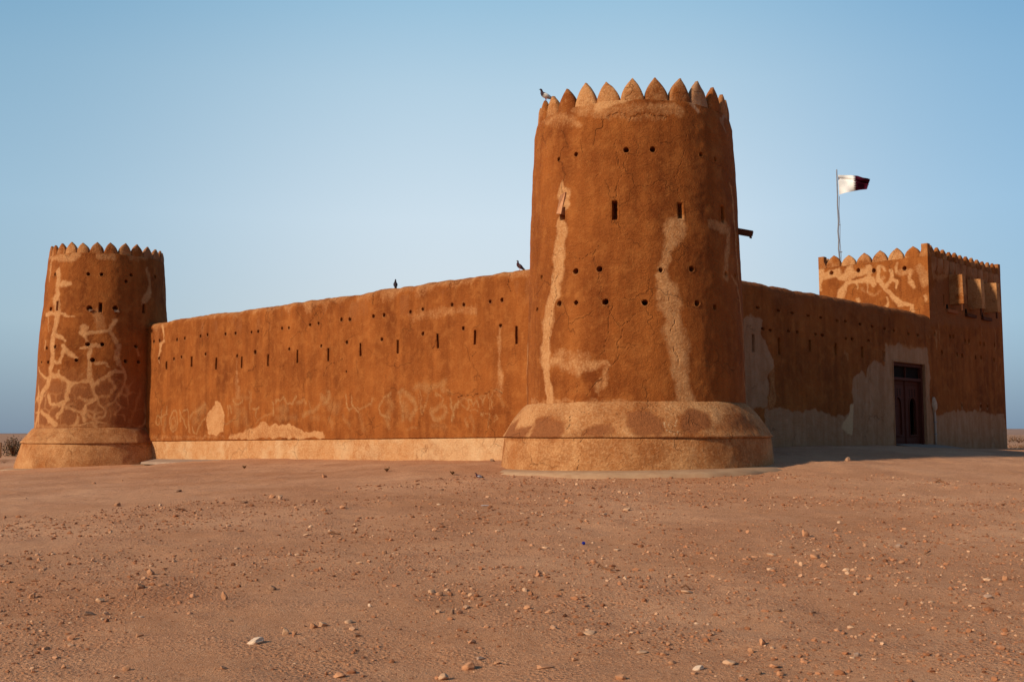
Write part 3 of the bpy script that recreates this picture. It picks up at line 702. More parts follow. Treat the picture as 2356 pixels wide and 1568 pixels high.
CH(8, ell(245, 530, 28, 54)); CH(8, [(285, 420), (288, 580)]); CH(8, [(268, 495), (350, 470)]); CH(8, ell(430, 540, 48, 125), 14); CH(8, ell(428, 560, 26, 60), 22, .6)
CH(8, [(345, 390), (340, 450)], 14); CH(8, [(330, 540), (310, 640)], 40, .5)
CH(8, [(500, 400), (506, 530)]); CH(8, [(510, 420), (575, 625)], 16); CH(8, [(545, 400), (590, 405), (598, 540), (608, 670)], 16)
CH(8, [(625, 500), (640, 450), (700, 410), (800, 350)], 26, .8); CH(8, [(690, 430), (790, 390)], 70, .5); CH(8, [(640, 600), (660, 668), (700, 672), (738, 570), (800, 500)], 14); CH(8, [(660, 540), (720, 500)], 60, .4)
CH(8, [(1065, 350), (1058, 480)], 14); CH(8, [(1082, 340), (1100, 440)], 14); CH(8, [(1122, 285), (1150, 320), (1200, 335), (1240, 295)], 14); CH(8, [(1150, 350), (1180, 440), (1172, 560)], 85, .5)
CH(8, [(1250, 400), (1290, 600)], 60, .35); CH(8, [(1365, 400), (1395, 430), (1440, 360), (1395, 500)], 12); CH(8, [(1040, 590), (1100, 560), (1130, 480)], 16, .7)
CH(8, [(1310, 180), (1345, 300)], 20, .5); CH(8, [(1340, 180), (1330, 420)], 14, .5); CH(8, [(1120, 260), (1330, 260)], 30, .35)
CH(8, [(1582, 340), (1600, 470)], 16); CH(8, [(1620, 320), (1690, 290), (1720, 250), (1750, 325), (1830, 350), (1862, 240)], 20, .9); CH(8, [(1640, 400), (1750, 400), (1700, 470)], 60, .45)
CH(8, [(1880, 320), (1960, 300), (1990, 350)], 24, .6); CH(8, [(1390, 540), (1500, 470), (1580, 450)], 14, .6); CH(8, [(1640, 520), (1860, 480)], 50, .35); CH(8, [(2030, 310), (2050, 390)], 12, .7)
CH(8, [(1950, 470), (2010, 450), (2100, 400), (2160, 320)], 26, .6); CH(8, [(2160, 240), (2200, 270)], 50, .7); CH(8, [(2250, 195), (2255, 260), (2200, 320)], 46, .8); CH(8, [(2050, 500), (2130, 510)], 60, .35); CH(8, [(2260, 330), (2330, 420)], 80, .4)
CH(9, [(240, 290), (246, 440), (280, 475), (312, 440)], 16); CH(9, [(308, 320), (330, 420), (352, 490), (402, 515)], 18); CH(9, [(370, 440), (400, 480), (480, 420), (540, 410), (558, 330)], 18, .8)
CH(9, [(775, 268), (700, 300), (650, 380), (640, 450), (660, 520), (760, 560)], 26, .95); CH(9, [(750, 330), (790, 430), (740, 520)], 70, .4)
CH(9, [(880, 260), (890, 420), (905, 560)], 40, .7); CH(9, [(900, 255), (985, 290), (1045, 380), (1070, 450), (1000, 560)], 46, .75); CH(9, [(930, 400), (960, 520)], 90, .45); CH(9, [(720, 570), (760, 690)], 50, .5)
CH(9, [(1132, 270), (1150, 520)], 16, .7); CH(9, [(1225, 270), (1190, 400), (1160, 490)], 16, .7); CH(9, [(1085, 300), (1110, 400)], 16, .5)
CH(9, [(1070, 210), (1120, 190), (1260, 210), (1390, 150), (1400, 220)], 60, .62); CH(9, [(1390, 220), (1500, 260)], 30, .5)
CH(9, ell(1345, 495, 92, 78), 44, .65); CH(9, [(1300, 290), (1360, 290), (1385, 330), (1380, 410)], 16, .7); CH(9, [(1240, 500), (1270, 570), (1330, 600), (1420, 580)], 16, .7)
CH(9, [(1472, 340), (1500, 420), (1520, 480)], 18); CH(9, [(1570, 360), (1530, 460), (1500, 600)], 20); CH(9, [(1600, 400), (1680, 470)], 16, .7); CH(9, [(1590, 370), (1620, 330), (1680, 320)], 26, .5)
CH(9, [(1675, 470), (1695, 330), (1720, 320), (1765, 430)], 14); CH(9, [(1765, 430), (1785, 315), (1815, 440)], 14); CH(9, [(1830, 320), (1862, 400), (1900, 310), (1840, 310)], 20, .9)
CH(9, [(1930, 265), (1936, 350), (1942, 430)], 10); CH(9, [(2110, 275), (2040, 262), (1985, 280), (1955, 335), (1990, 425)], 9)
CH(9, [(1850, 570), (1860, 480), (1838, 560), (1835, 500)], 10); CH(9, [(1880, 500), (1925, 495), (1930, 540), (1915, 660)], 10); CH(9, [(1990, 540), (2010, 510), (2030, 540), (1990, 600)], 10)
CH(9, [(1660, 560), (1670, 670)], 14, .6); CH(9, [(1720, 560), (1740, 680)], 40, .4); CH(9, [(1700, 500), (1810, 495)], 8, .8); CH(9, [(2080, 340), (2110, 420)], 40, .4); CH(9, [(1280, 640), (1400, 700)], 60, .3); CH(9, [(960, 690), (1100, 680)], 20, .5)
CH(9, [(30, 260), (40, 330)], 60, .6); CH(9, [(60, 400), (140, 420)], 90, .4); CH(9, [(60, 560), (100, 680)], 30, .4); CH(9, [(420, 560), (460, 700)], 60, .3); CH(9, [(220, 540), (280, 640)], 40, .35)
wc = lambda reg, pts, w=4: wl.stroke(reg, pts, 'crack', w=w, soft=.5)
wc(2, [(475, 455), (455, 540), (452, 660)], 4); wc(2, [(1215, 370), (1222, 440), (1245, 470)], 5); wc(3, [(325, 290), (333, 350), (330, 385)], 7); wc(3, [(740, 225), (735, 245)], 6); wc(3, [(1295, 150), (1275, 220), (1285, 290)], 4)
wc(2, [(828, 790), (800, 840), (770, 845)], 3); wc(2, [(1420, 760), (1330, 800), (1280, 900)], 3); wc(3, [(745, 690), (790, 580)], 4); wc(3, [(1040, 700), (1010, 760)], 3); wc(3, [(500, 730), (480, 800)], 3); wc(3, [(905, 1020), (960, 1010), (1100, 985), (1255, 1000)], 3)
rounds2 = [(112, 637), (154, 631), (273, 624), (330, 614), (441, 599), (491, 590), (615, 583), (680, 579), (794, 572), (840, 566), (1006, 545), (1052, 541), (1201, 521), (1259, 508), (149, 752), (252, 756), (308, 744), (475, 724), (694, 737), (820, 712, 12), (1058, 689), (1282, 667)]
slits2 = [(203, 775, 830), (376, 742, 812), (546, 750, 832), (727, 742, 820), (909, 727, 808), (1118, 695, 785), (1330, 684, 773)]
rounds3 = [(117, 483), (176, 483), (339, 461), (411, 452), (599, 430, 10), (683, 412, 9), (885, 381), (966, 379), (1148, 358), (1232, 346, 12), (152, 642), (396, 621), (684, 582), (966, 545), (1219, 525), (147, 845, 6)]
slits3 = [(250, 648, 738), (505, 626, 720), (785, 583, 683), (1045, 558, 658), (1330, 530, 655)]
holes = openings(wl, 2, rounds2, slits2, 8.5, 10) + openings(wl, 3, rounds3, slits3, 10.5, 13)
lv = np.unique(np.r_[lrows(wl, .2, wl.l_of_z(6.0) + .5, .036), wl.L[-4:]])
shell('wall', wl, (1.2, 30.2), 760, None, lv, wl_root, holes)
for h in holes: lining('loophole' if h[0] == 'round' else 'arrow_slit', wl, h[0], h[1], h[2], h[3], h[4], wl_root, slope=.5)

# ==================================================================== GATE WALL
arcR = [(.0 - .26 * (1 - math.cos(t)), 5.64 + .26 * math.sin(t)) for t in np.linspace(0, PI / 2, 8)]
wr_prof = [(0, -1.0), (0, 2.5), (0, 5.4)] + arcR + [(-.75, 5.9), (-.85, 5.8), (-.85, 4.5), (-.85, -1)]
wr = Surf('plane', wr_prof, P=Q0, u=uR, n=nR, topamp=.045)
wr_root = empty('gate_wall', Q0 + 12 * uR, 'shaded rampart wall with a carved wooden door and patchy pale plaster', 'wall')
def gate_wear(s):
    s.poly(6, [(120, 480), (150, 470), (190, 448), (225, 458), (255, 475), (256, 530), (238, 590), (280, 620), (300, 690), (345, 760), (335, 820), (302, 850), (300, 1105), (120, 1105)], 'grey', 1, .06)
    s.poly(6, [(312, 820), (345, 790), (350, 1110), (305, 1110)], 'pale', .4, .1)
    s.poly(6, [(280, 1120), (360, 1108), (480, 1118), (600, 1112), (700, 1140), (830, 1152), (868, 1110), (890, 1060), (885, 960), (890, 895), (945, 845), (990, 880), (992, 800), (1040, 775), (1120, 792), (1122, 655), (1180, 662), (1215, 640), (1240, 675), (1412, 682), (1418, 800), (1430, 900), (1424, 1000), (1450, 1120), (1480, 1145), (1560, 1135), (1650, 1120), (1750, 1118), (1830, 1142), (1940, 1140), (1990, 1420), (260, 1420)], 'grey', .86, .07)
    s.poly(6, [(895, 1070), (902, 1130), (890, 1200), (885, 1285), (850, 1292), (818, 1235), (832, 1180), (858, 1150), (870, 1085)], 'white', .55, .05)
    for pts in ([(1128, 660, 30), (1150, 720, 60), (1155, 800, 40), (1160, 1000, 44), (1168, 1330, 36)], [(1140, 715, 90), (1270, 725, 100), (1390, 735, 90)], [(1408, 800, 26), (1412, 1000, 40), (1420, 1330, 30)]): s.stroke(6, pts, 'pale', k=.62)
    s.stroke(6, [(1455, 1045, 20), (1465, 1100, 26)], 'grey', k=.9)
    for x, y in ((1652, 1082), (1782, 1086), (1827, 1085)): s.stroke(6, [(x, y - 18, 16), (x, y + 25, 18)], 'grey', k=.75)
    s.stroke(6, [(1470, 560, 20), (1468, 620, 30), (1475, 680, 14)], 'pale', k=.45); s.stroke(6, [(1495, 470, 10), (1490, 640, 12)], 'pale', k=.4)
    s.stroke(6, [(1850, 480, 10), (1885, 560, 12), (1890, 760, 10), (1885, 840, 8)], 'pale', k=.42); s.stroke(6, [(1780, 490, 10), (1790, 600, 12)], 'pale', k=.35)
    s.stroke(6, [(840, 700, 24), (855, 740, 30)], 'pale', k=.35); s.stroke(6, [(1240, 600, 8), (1260, 640, 10)], 'pale', k=.3)
    s.stroke(6, [(1125, 745, 20), (1190, 770, 16), (1400, 800, 16)], 'pale', k=.35)
    s.stroke(6, [(1000, 1140), (1080, 1180), (1130, 1190)], 'crack', w=3)
gate_wear(wr)
def wr_field(out, a, l, p):
    out['dark'] = np.maximum(out['dark'], .5 * sstep(4.9, 5.7, p[:, 2] + .5 * fbm(p, .9, 3, 51)))
wr.fields.append(wr_field)
roundsR = [(227, 400, 8), (371, 421), (470, 438), (580, 457), (670, 470), (783, 491), (842, 496), (943, 515), (1028, 533), (1114, 547), (1179, 560), (1277, 581), (1343, 592), (260, 547), (315, 558), (445, 564), (505, 570, 8), (632, 587), (682, 593, 8), (845, 617), (890, 620, 8), (1003, 630)]
slitsR = [(196, 588, 708), (377, 610, 728), (591, 625, 705), (773, 649, 728), (957, 673, 750), (1111, 706, 772)]
holes = openings(wr, 6, roundsR, slitsR, 7.5, 10)
holes = [(h[0], h[1], h[2], min(max(h[3], .11), .17), min(h[4], .17)) if h[0] == 'round' else (h[0], h[1], h[2], .07, h[4]) for h in holes]
DA0, DA1, DZ0, DZ1 = 17.78, 20.66, .40, 3.73
dl0, dl1 = float(wr.l_of_z(DZ0)), float(wr.l_of_z(DZ1))
door_hole = ('slit', (DA0 + DA1) / 2, (dl0 + dl1) / 2, (DA1 - DA0) / 2, (dl1 - dl0) / 2)
lv = np.unique(np.r_[lrows(wr, .2, wr.l_of_z(5.9) + .5, .04), wr.L[-4:]])
shell('wall', wr, (1.2, S_COR), 520, None, lv, wr_root, holes + [door_hole])
for h in holes: lining('loophole' if h[0] == 'round' else 'arrow_slit', wr, h[0], h[1], h[2], h[3], h[4], wr_root, slope=.5)
# reveal of the doorway
b = MB(Q0, uR, nR); e = .05
def frame_rows(b, a0, a1, z0, z1, seq):
    V = []
    for ex, d in seq: V += [b.P(a0 - ex, d, z0 - ex), b.P(a1 + ex, d, z0 - ex), b.P(a1 + ex, d, z1 + ex), b.P(a0 - ex, d, z1 + ex)]
    b.add(V, [(4 * i + j, 4 * i + (j + 1) % 4, 4 * i + 4 + (j + 1) % 4, 4 * i + 4 + j) for i in range(len(seq) - 1) for j in range(4)])
frame_rows(b, DA0, DA1, DZ0, DZ1, [(.06, -.03), (.05, .022), (.012, .026), (0, .012), (0, -.55)])
o = b.build('door_reveal', PL, wr_root); set_attr(o.data, 'grey', np.full(len(o.data.vertices), .7))
# the door: frame, two leaves, transom light
door = wr_root
b = MB(Q0, uR, nR); f0, f1 = -.26, -.10; zt0, zt1 = 3.02, 3.14
b.box(DA0, DA0 + .15, f0, f1, DZ0, DZ1, .01); b.box(DA1 - .15, DA1, f0, f1, DZ0, DZ1, .01); b.box(DA0 + .15, DA1 - .15, f0, f1 - .005, DZ1 - .14, DZ1, .01); b.box(DA0 + .15, DA1 - .15, f0, f1 + .01, zt0, zt1, .012)
b.box(DA1 - .19, DA1 - .15, f0, f1 - .06, DZ0, zt0, .006); b.box(19.19, 19.23, f0 + .02, f1 - .06, zt1, DZ1 - .14, .004)
b.build('door_frame', WOOD_D, door)
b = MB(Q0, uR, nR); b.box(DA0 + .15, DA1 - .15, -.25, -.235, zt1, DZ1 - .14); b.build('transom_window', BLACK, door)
def leaf(a0, a1, open_arch):
    """door leaf with an arched opening or arched panel, studs and carved slots"""
    w = a1 - a0; c = (a0 + a1) / 2 + (.02 if open_arch else -.02); z0, z1 = .47, zt0 - .005; hw = .29; zb, zs, zp = .84, 1.95, 2.34
    dF, dB = -.225, -.29
    V = []; Fc = []; lf = bpy.data.objects.new('tmp', None); bpy.data.objects.remove(lf)
    b = MB(Q0, uR, nR)
    n = 10; arch = [(c + hw * math.cos(t), zs + (zp - zs) * math.sin(t) ** .85) for t in np.linspace(0, PI / 2, n)] + [(c - hw * math.cos(t), zs + (zp - zs) * math.sin(t) ** .85) for t in np.linspace(PI / 2, 0, n)[1:]]
    inner = [(c + hw, zb)] + arch + [(c - hw, zb)]
    m = len(inner); outer = []
    for x, z in inner:
        outer.append((a1 if x > c + 1e-6 else a0 if x < c - 1e-6 else c, z0 if z == zb else z1 if abs(x - c) < hw * .75 else z))
    front = [b.P(x, dF, z) for x, z in inner] + [b.P(x, dF, z) for x, z in outer]; b0 = len(b.v)
    b.add(front, [(i, m + i, m + i + 1, i + 1) for i in range(m - 1)] + [(m - 1, 2 * m - 1, m, 0)])
    b.add([b.P(x, dF, z) for x, z in inner] + [b.P(x, dB, z) for x, z in inner], [(i, i + 1, m + i + 1, m + i) for i in range(m - 1)] + [(m - 1, 0, m, 2 * m - 1)])
    b.add([b.P(a0, dF, z0), b.P(a0, dB, z0), b.P(a0, dB, z1), b.P(a0, dF, z1)], [(0, 1, 2, 3)]); b.add([b.P(a1, dF, z0), b.P(a1, dB, z0), b.P(a1, dB, z1), b.P(a1, dF, z1)], [(3, 2, 1, 0)])
    # moulding round the arch, sill of the arch, raised stiles
    big = [(c + (hw + .05) * math.cos(t), zs + (zp + .06 - zs) * math.sin(t) ** .85) for t in np.linspace(0, PI, 17)] ; sm = [(c + hw * math.cos(t), zs + (zp - zs) * math.sin(t) ** .85) for t in np.linspace(0, PI, 17)]
    ring = []
    for (x, z), (x2, z2) in zip(big, sm): ring += [b.P(x, dF + .025, z), b.P(x2, dF + .025, z2), b.P(x, dF - .01, z)]
    b.add(ring, [(3 * i, 3 * i + 1, 3 * i + 4, 3 * i + 3) for i in range(16)] + [(3 * i + 2, 3 * i, 3 * i + 3, 3 * i + 5) for i in range(16)])
    b.box(c - hw - .06, c + hw + .06, dF - .01, dF + .045, zb - .05, zb + .0, .006)
    for sx in (-1, 1): b.box(c + sx * (hw + .025) - .02, c + sx * (hw + .025) + .02, dF - .01, dF + .03, zb, zs, .004)
    b.box(a0 + .005, a0 + .05, dF - .01, dF + .02, z0, z1, .004); b.box(a1 - .05, a1 - .005, dF - .01, dF + .02, z0, z1, .004)
    o = b.build('door_leaf', WOOD_D, door)
    s = MB(Q0, uR, nR)
    for zz in (.55, .74, 2.86): 
        for x in np.linspace(a0 + .12, a1 - .12, 8): s.box(x - .012, x + .012, dF - .005, dF + .022, zz - .012, zz + .012, .005)
    for x in (a0 + .09, a1 - .09):
        for zz in np.linspace(.95, 2.7, 9): s.box(x - .012, x + .012, dF - .005, dF + .022, zz - .012, zz + .012, .005)
    k = MB(Q0, uR, nR); s.build('stud', WOOD_D, o)
    for x in (c - .24, c, c + .24):
        for zz in (2.42, 2.50, 2.58, 2.66): k.box(x - .03, x + .03, dF + .001, dF + .012, zz - .022, zz + .022, .004)
    k.build('carved_slot', BLACK, o)  # raised black blocks: shade inside the slots put into the colour
    p = MB(Q0, uR, nR)
    if open_arch: p.box(c - hw - .02, c + hw + .02, -.60, -.55, zb - .1, zp + .1); p.build('arch_shade_panel', BLACK, o)  # black panel behind the arch: shade of the opening given by colour
    else:
        p.box(c - hw - .02, c + hw + .02, dB + .005, dB + .03, zb - .02, zp + .03, .004)
        for zz in (1.2, 1.62, 2.0):
            for x in np.linspace(c - .2, c + .2, 5): p.box(x - .012, x + .012, dB + .025, dB + .045, zz - .012, zz + .012, .004)
        p.build('arched_panel', WOOD_D, o)
leaf(DA0 + .15, 19.20, False); leaf(19.24, DA1 - .19, True)
b = MB(Q0, uR, nR); b.box(19.185, 19.255, -.235, -.185, .47, zt0 - .005, .01); b.build('meeting_post', WOOD_D, door)
b = MB(Q0, uR, nR); b.box(DA0 + .02, DA1 - .02, -.64, -.61, .3, DZ1); b.build('passage_shade_panel', BLACK, door)  # black sheet behind the doorway: passage shade put into the colour

# ==================================================================== SQUARE TOWER
sq = empty('square_tower', COR + .5 * (S_END - S_COR) * uR - nR * 2.5, 'square corner tower with pointed crenels and three box machicolations behind the gate wall', 'tower')
znq = hitplane(*T(7, 1092, 912), COR, uR)[2]; ztq = hitplane(*T(7, 1025, 818), COR, uR)[2]
print('square', znq, ztq)
def tprof(z1): return [(0, -1), (0, 3), (0, 6), (0, z1)]
tr = Surf('plane', tprof(znq), P=Q0, u=uR, n=nR, a_ends=(S_COR - .6, S_END)); gate_wear(tr)
tl = Surf('plane', tprof(znq), P=COR, u=-nR, n=-uR, a_ends=(0, T_DEP))
tb = Surf('plane', tprof(znq), P=COR + (S_END - S_COR) * uR, u=-nR, n=uR, a_ends=(0, T_DEP)); tk = Surf('plane', tprof(znq), P=COR - T_DEP * nR, u=uR, n=-nR, a_ends=(0, S_END - S_COR))
Y = lambda pts, k=.95, w=None: tl.stroke(7, pts, 'pale', w, k)
Y([(165, 1075, 90), (240, 1100, 50), (300, 1080, 75), (370, 1065, 70), (390, 1100, 40), (450, 1085, 60), (480, 1050, 80), (500, 1080, 50), (600, 1070, 50), (660, 1040, 60), (665, 1010, 40)])
Y([(195, 1030, 60), (200, 1120, 40), (196, 1220, 24)]); Y([(395, 1300, 56), (392, 1250, 50), (405, 1215, 45), (455, 1155, 38), (560, 1148, 30), (640, 1140, 36), (690, 1140, 40), (715, 1180, 26)])
Y([(485, 1080, 26), (490, 1150, 26)]); Y([(535, 1150, 24), (545, 1205, 18)], .7); Y([(655, 1150, 18), (655, 1245, 14)], .6)
Y([(665, 1030, 40), (672, 1130, 34)]); Y([(745, 1010, 38), (750, 1080, 36), (745, 1130, 40), (790, 1170, 42), (830, 1215, 46), (880, 1275, 46), (920, 1335, 48), (960, 1368, 36), (1010, 1362, 26), (1080, 1365, 30), (1075, 1430, 36)])
Y([(755, 1005, 30), (800, 1000, 30), (812, 1040, 22)], .7); Y([(870, 1045, 34), (885, 1100, 30), (872, 1160, 28), (835, 1205, 32)]); Y([(895, 1138, 28), (945, 1148, 22), (935, 1200, 22)])
Y([(930, 970, 26), (915, 1010, 34), (925, 1050, 26)], .7); Y([(1065, 1050, 60), (1055, 1100, 40), (1065, 1150, 30), (1110, 1195, 34)], .8); Y([(1140, 1020, 70), (1190, 1080, 80), (1210, 1150, 60)], .45)
Y([(830, 1320, 26), (825, 1390, 30)], .8); Y([(570, 1320, 34), (575, 1345, 30)], .8); Y([(1210, 1285, 40), (1215, 1320, 26)], .7); Y([(600, 1215, 30), (720, 1290, 40), (780, 1250, 30)], .34)
Y([(800, 1120, 40), (790, 1135, 26)], .45); Y([(960, 1060, 40), (1020, 1050, 60)], .5)
tr.poly(7, [(1345, 1120), (1925, 1230), (1930, 1600), (1260, 1560), (1262, 1250)], 'dark', .8, .2)  # darker plaster round the boxes: wall shading put into the colour
tr.stroke(7, [(1290, 1010, 40), (1290, 1100, 50), (1340, 1130, 60), (1420, 1090, 40)], 'pale', k=.42); tr.stroke(7, [(1380, 1110, 40), (1350, 1200, 24)], 'pale', k=.4); tr.stroke(7, [(1290, 1230, 40), (1310, 1270, 40)], 'pale', k=.4)
tr.stroke(7, [(1250, 1445, 30), (1330, 1440, 26), (1400, 1400, 26)], 'pale', k=.4); tr.stroke(7, [(1330, 1440, 16), (1340, 1560, 14)], 'pale', k=.4); tr.stroke(7, [(1700, 1440, 30), (1690, 1560, 24)], 'pale', k=.35)
for q in range(1280, 1920, 58): tr.stroke(7, [(q, 950 + (q - 1280) * .17, 24), (q + 2, 1060 + (q - 1280) * .17, 24)], 'grey', k=.42)  # regular paler stripes: light on the ribs put into the colour
hl = openings(tl, 7, [(303, 1064), (561, 1041), (712, 1041), (1008, 1019)], [], 15, 10)
hr = openings(tr, 6, [(1426, 587), (1458, 587), (1567, 602), (1590, 602), (1676, 630), (1703, 634), (1776, 650), (1803, 653), (1880, 660), (1510, 712), (1616, 727), (1652, 734), (1746, 746), (1783, 748), (1875, 765), (1652, 1082), (1782, 1086), (1827, 1085)], [], 6, 10) + openings(tr, 7, [(1332, 1030), (1385, 1042), (1512, 1066), (1557, 1090)], [(1385, 1276, 1380, 10)], 8, 10)
hr = [(h[0], h[1], h[2], .085, .10) if h[0] == 'round' else h for h in hr]
nrow = lambda s: lrows(s, .0, s.L[-1], .045)
shell('wall', tr, (S_COR, S_END), 190, None, nrow(tr), sq, hr); shell('wall', tl, (0, T_DEP), 120, None, nrow(tl), sq, hl)
shell('wall', tb, (0, T_DEP), 40, None, lrows(tb, 0, tb.L[-1], .2), sq); shell('wall', tk, (0, S_END - S_COR), 60, None, lrows(tk, 0, tk.L[-1], .2), sq)
for s_, hs in ((tr, hr), (tl, hl)):
    for h in hs: lining('loophole' if h[0] == 'round' else 'arrow_slit', s_, *h, sq)
b = MB(COR, uR, -nR); A_ = S_END - S_COR; pt = .27
b.add([b.P(0, 0, znq), b.P(A_, 0, znq), b.P(A_, T_DEP, znq), b.P(0, T_DEP, znq), b.P(pt, pt, znq + .004), b.P(A_ - pt, pt, znq + .004), b.P(A_ - pt, T_DEP - pt, znq + .004), b.P(pt, T_DEP - pt, znq + .004),
       b.P(pt, pt, znq - 1), b.P(A_ - pt, pt, znq - 1), b.P(A_ - pt, T_DEP - pt, znq - 1), b.P(pt, T_DEP - pt, znq - 1)],
      [(0, 1, 5, 4), (1, 2, 6, 5), (2, 3, 7, 6), (3, 0, 4, 7), (4, 5, 9, 8), (5, 6, 10, 9), (6, 7, 11, 10), (7, 4, 8, 11), (8, 9, 10, 11)])
b.build('roof', PL, sq)
hm = ztq - znq
def flat_merlons(P, u, n, length, count, h, half_ends, pal, rib=False, seed=0):
    hh_ = h * 1.12; w = length / count if not half_ends else length / (count + .9)
    xs = [(i + .5) * w for i in range(count)] if not half_ends else [.45 * w + (i + .5) * w for i in range(count)]
    for i, x in enumerate(xs):
        me = merlon_mesh(lambda a, y, z: P + (x + a) * u + (y - .004) * n + (znq - .02 + z) * Z, w * .93, hh_, pt, max(0, pal + .2 * math.sin(i * 2.4 + seed)), 0, seed + i, 0.0, 2.2)
        link('merlon', me, PL, sq)
    return w
wL_ = flat_merlons(COR, -nR, -uR, T_DEP, 6, hm, True, .42, seed=300)
wR_ = flat_merlons(Q0 + S_COR * uR, uR, nR, A_, 12, hm * 1.0, True, .2, seed=330)
flat_merlons(COR - T_DEP * nR, uR, -nR, A_, 12, hm, True, .2, seed=360); flat_merlons(COR + A_ * uR, -nR, uR, T_DEP, 6, hm, True, .2, seed=390)
def corner_merlon(c, d1, d2, w1, w2, k):
    # two half leaves that meet at the corner of the parapet
    n = 9; V = []; f = []
    t = np.linspace(0, 1, n); wd = np.maximum(.30, (1 - t ** 1.7) ** .8)
    hh = hm * 1.2
    for i in range(n):
        z = znq - .02 + t[i] * hh; ra, rb = max(pt, w1 * .98 * (1 - t[i] ** 1.7) ** .8), max(pt, w2 * .98 * (1 - t[i] ** 1.7) ** .8)
        sh = 1 - .0 * t[i]
        pts = [(0, 0), (ra, 0), (ra, pt), (pt, pt), (pt, rb), (0, rb)]
        V += [c + x * d1 + y * d2 + z * Z for x, y in pts]
    for i in range(n - 1):
        for j in range(6): f.append((i * 6 + j, i * 6 + (j + 1) % 6, i * 6 + 6 + (j + 1) % 6, i * 6 + 6 + j))
    q = (n - 1) * 6; f += [(q, q + 1, q + 2, q + 3), (q, q + 3, q + 4, q + 5)]
    me = np_mesh('corner_merlon', np.array(V) , f, False); set_attr(me, 'pale', np.full(len(V), .3)); link('corner_merlon', me, PL, sq)
eps = .004
corner_merlon(COR + eps * (nR - uR), uR, -nR, wR_ * .5, wL_ * .52, 1); corner_merlon(COR + A_ * uR + eps * (nR + uR), -uR, -nR, wR_ * .5, wL_ * .5, 2)
corner_merlon(COR - T_DEP * nR + eps * (-nR - uR), uR, nR, wR_ * .5, wL_ * .52, 3); corner_merlon(COR + A_ * uR - T_DEP * nR + eps * (uR - nR), -uR, nR, wR_ * .5, wL_ * .5, 4)
# ribs under the crenels of the shaded side
xs = [.45 * wR_ + (i + .5) * wR_ for i in range(12)]
for i, x in enumerate(xs):
    b = MB(Q0 + S_COR * uR, uR, nR); z0, z1 = znq - .62 - .05 * (i % 3), znq - .015; k = 8; V = []; f = []
    for j, z in enumerate(np.linspace(z0, z1, 7)):
        g = min(1, .15 + .85 * j / 3)
        for q in range(k + 1):
            t = -1 + 2 * q / k; V.append(b.P(x + t * wR_ * .46, -.03 + g * .125 * (1 - abs(t) ** 2.2), z))
    for j in range(6):
        for q in range(k): f.append((j * (k + 1) + q, j * (k + 1) + q + 1, (j + 1) * (k + 1) + q + 1, (j + 1) * (k + 1) + q))
    for q in range(k): f.append((6 * (k + 1) + q, 6 * (k + 1) + q + 1, 6 * (k + 1) + q + 1))if False else None
    V = np.array(V); V = V + .008 * fbm(V, 4, 2, 8)[:, None] * nR
    me = np_mesh('rib', V, f); set_attr(me, 'grey', np.clip(.55 + .25 * fbm(V, 3, 2, 60), 0, 1)); link('rib', me, PL, sq)  # ribs made paler: contrast of their relief shading put into the colour
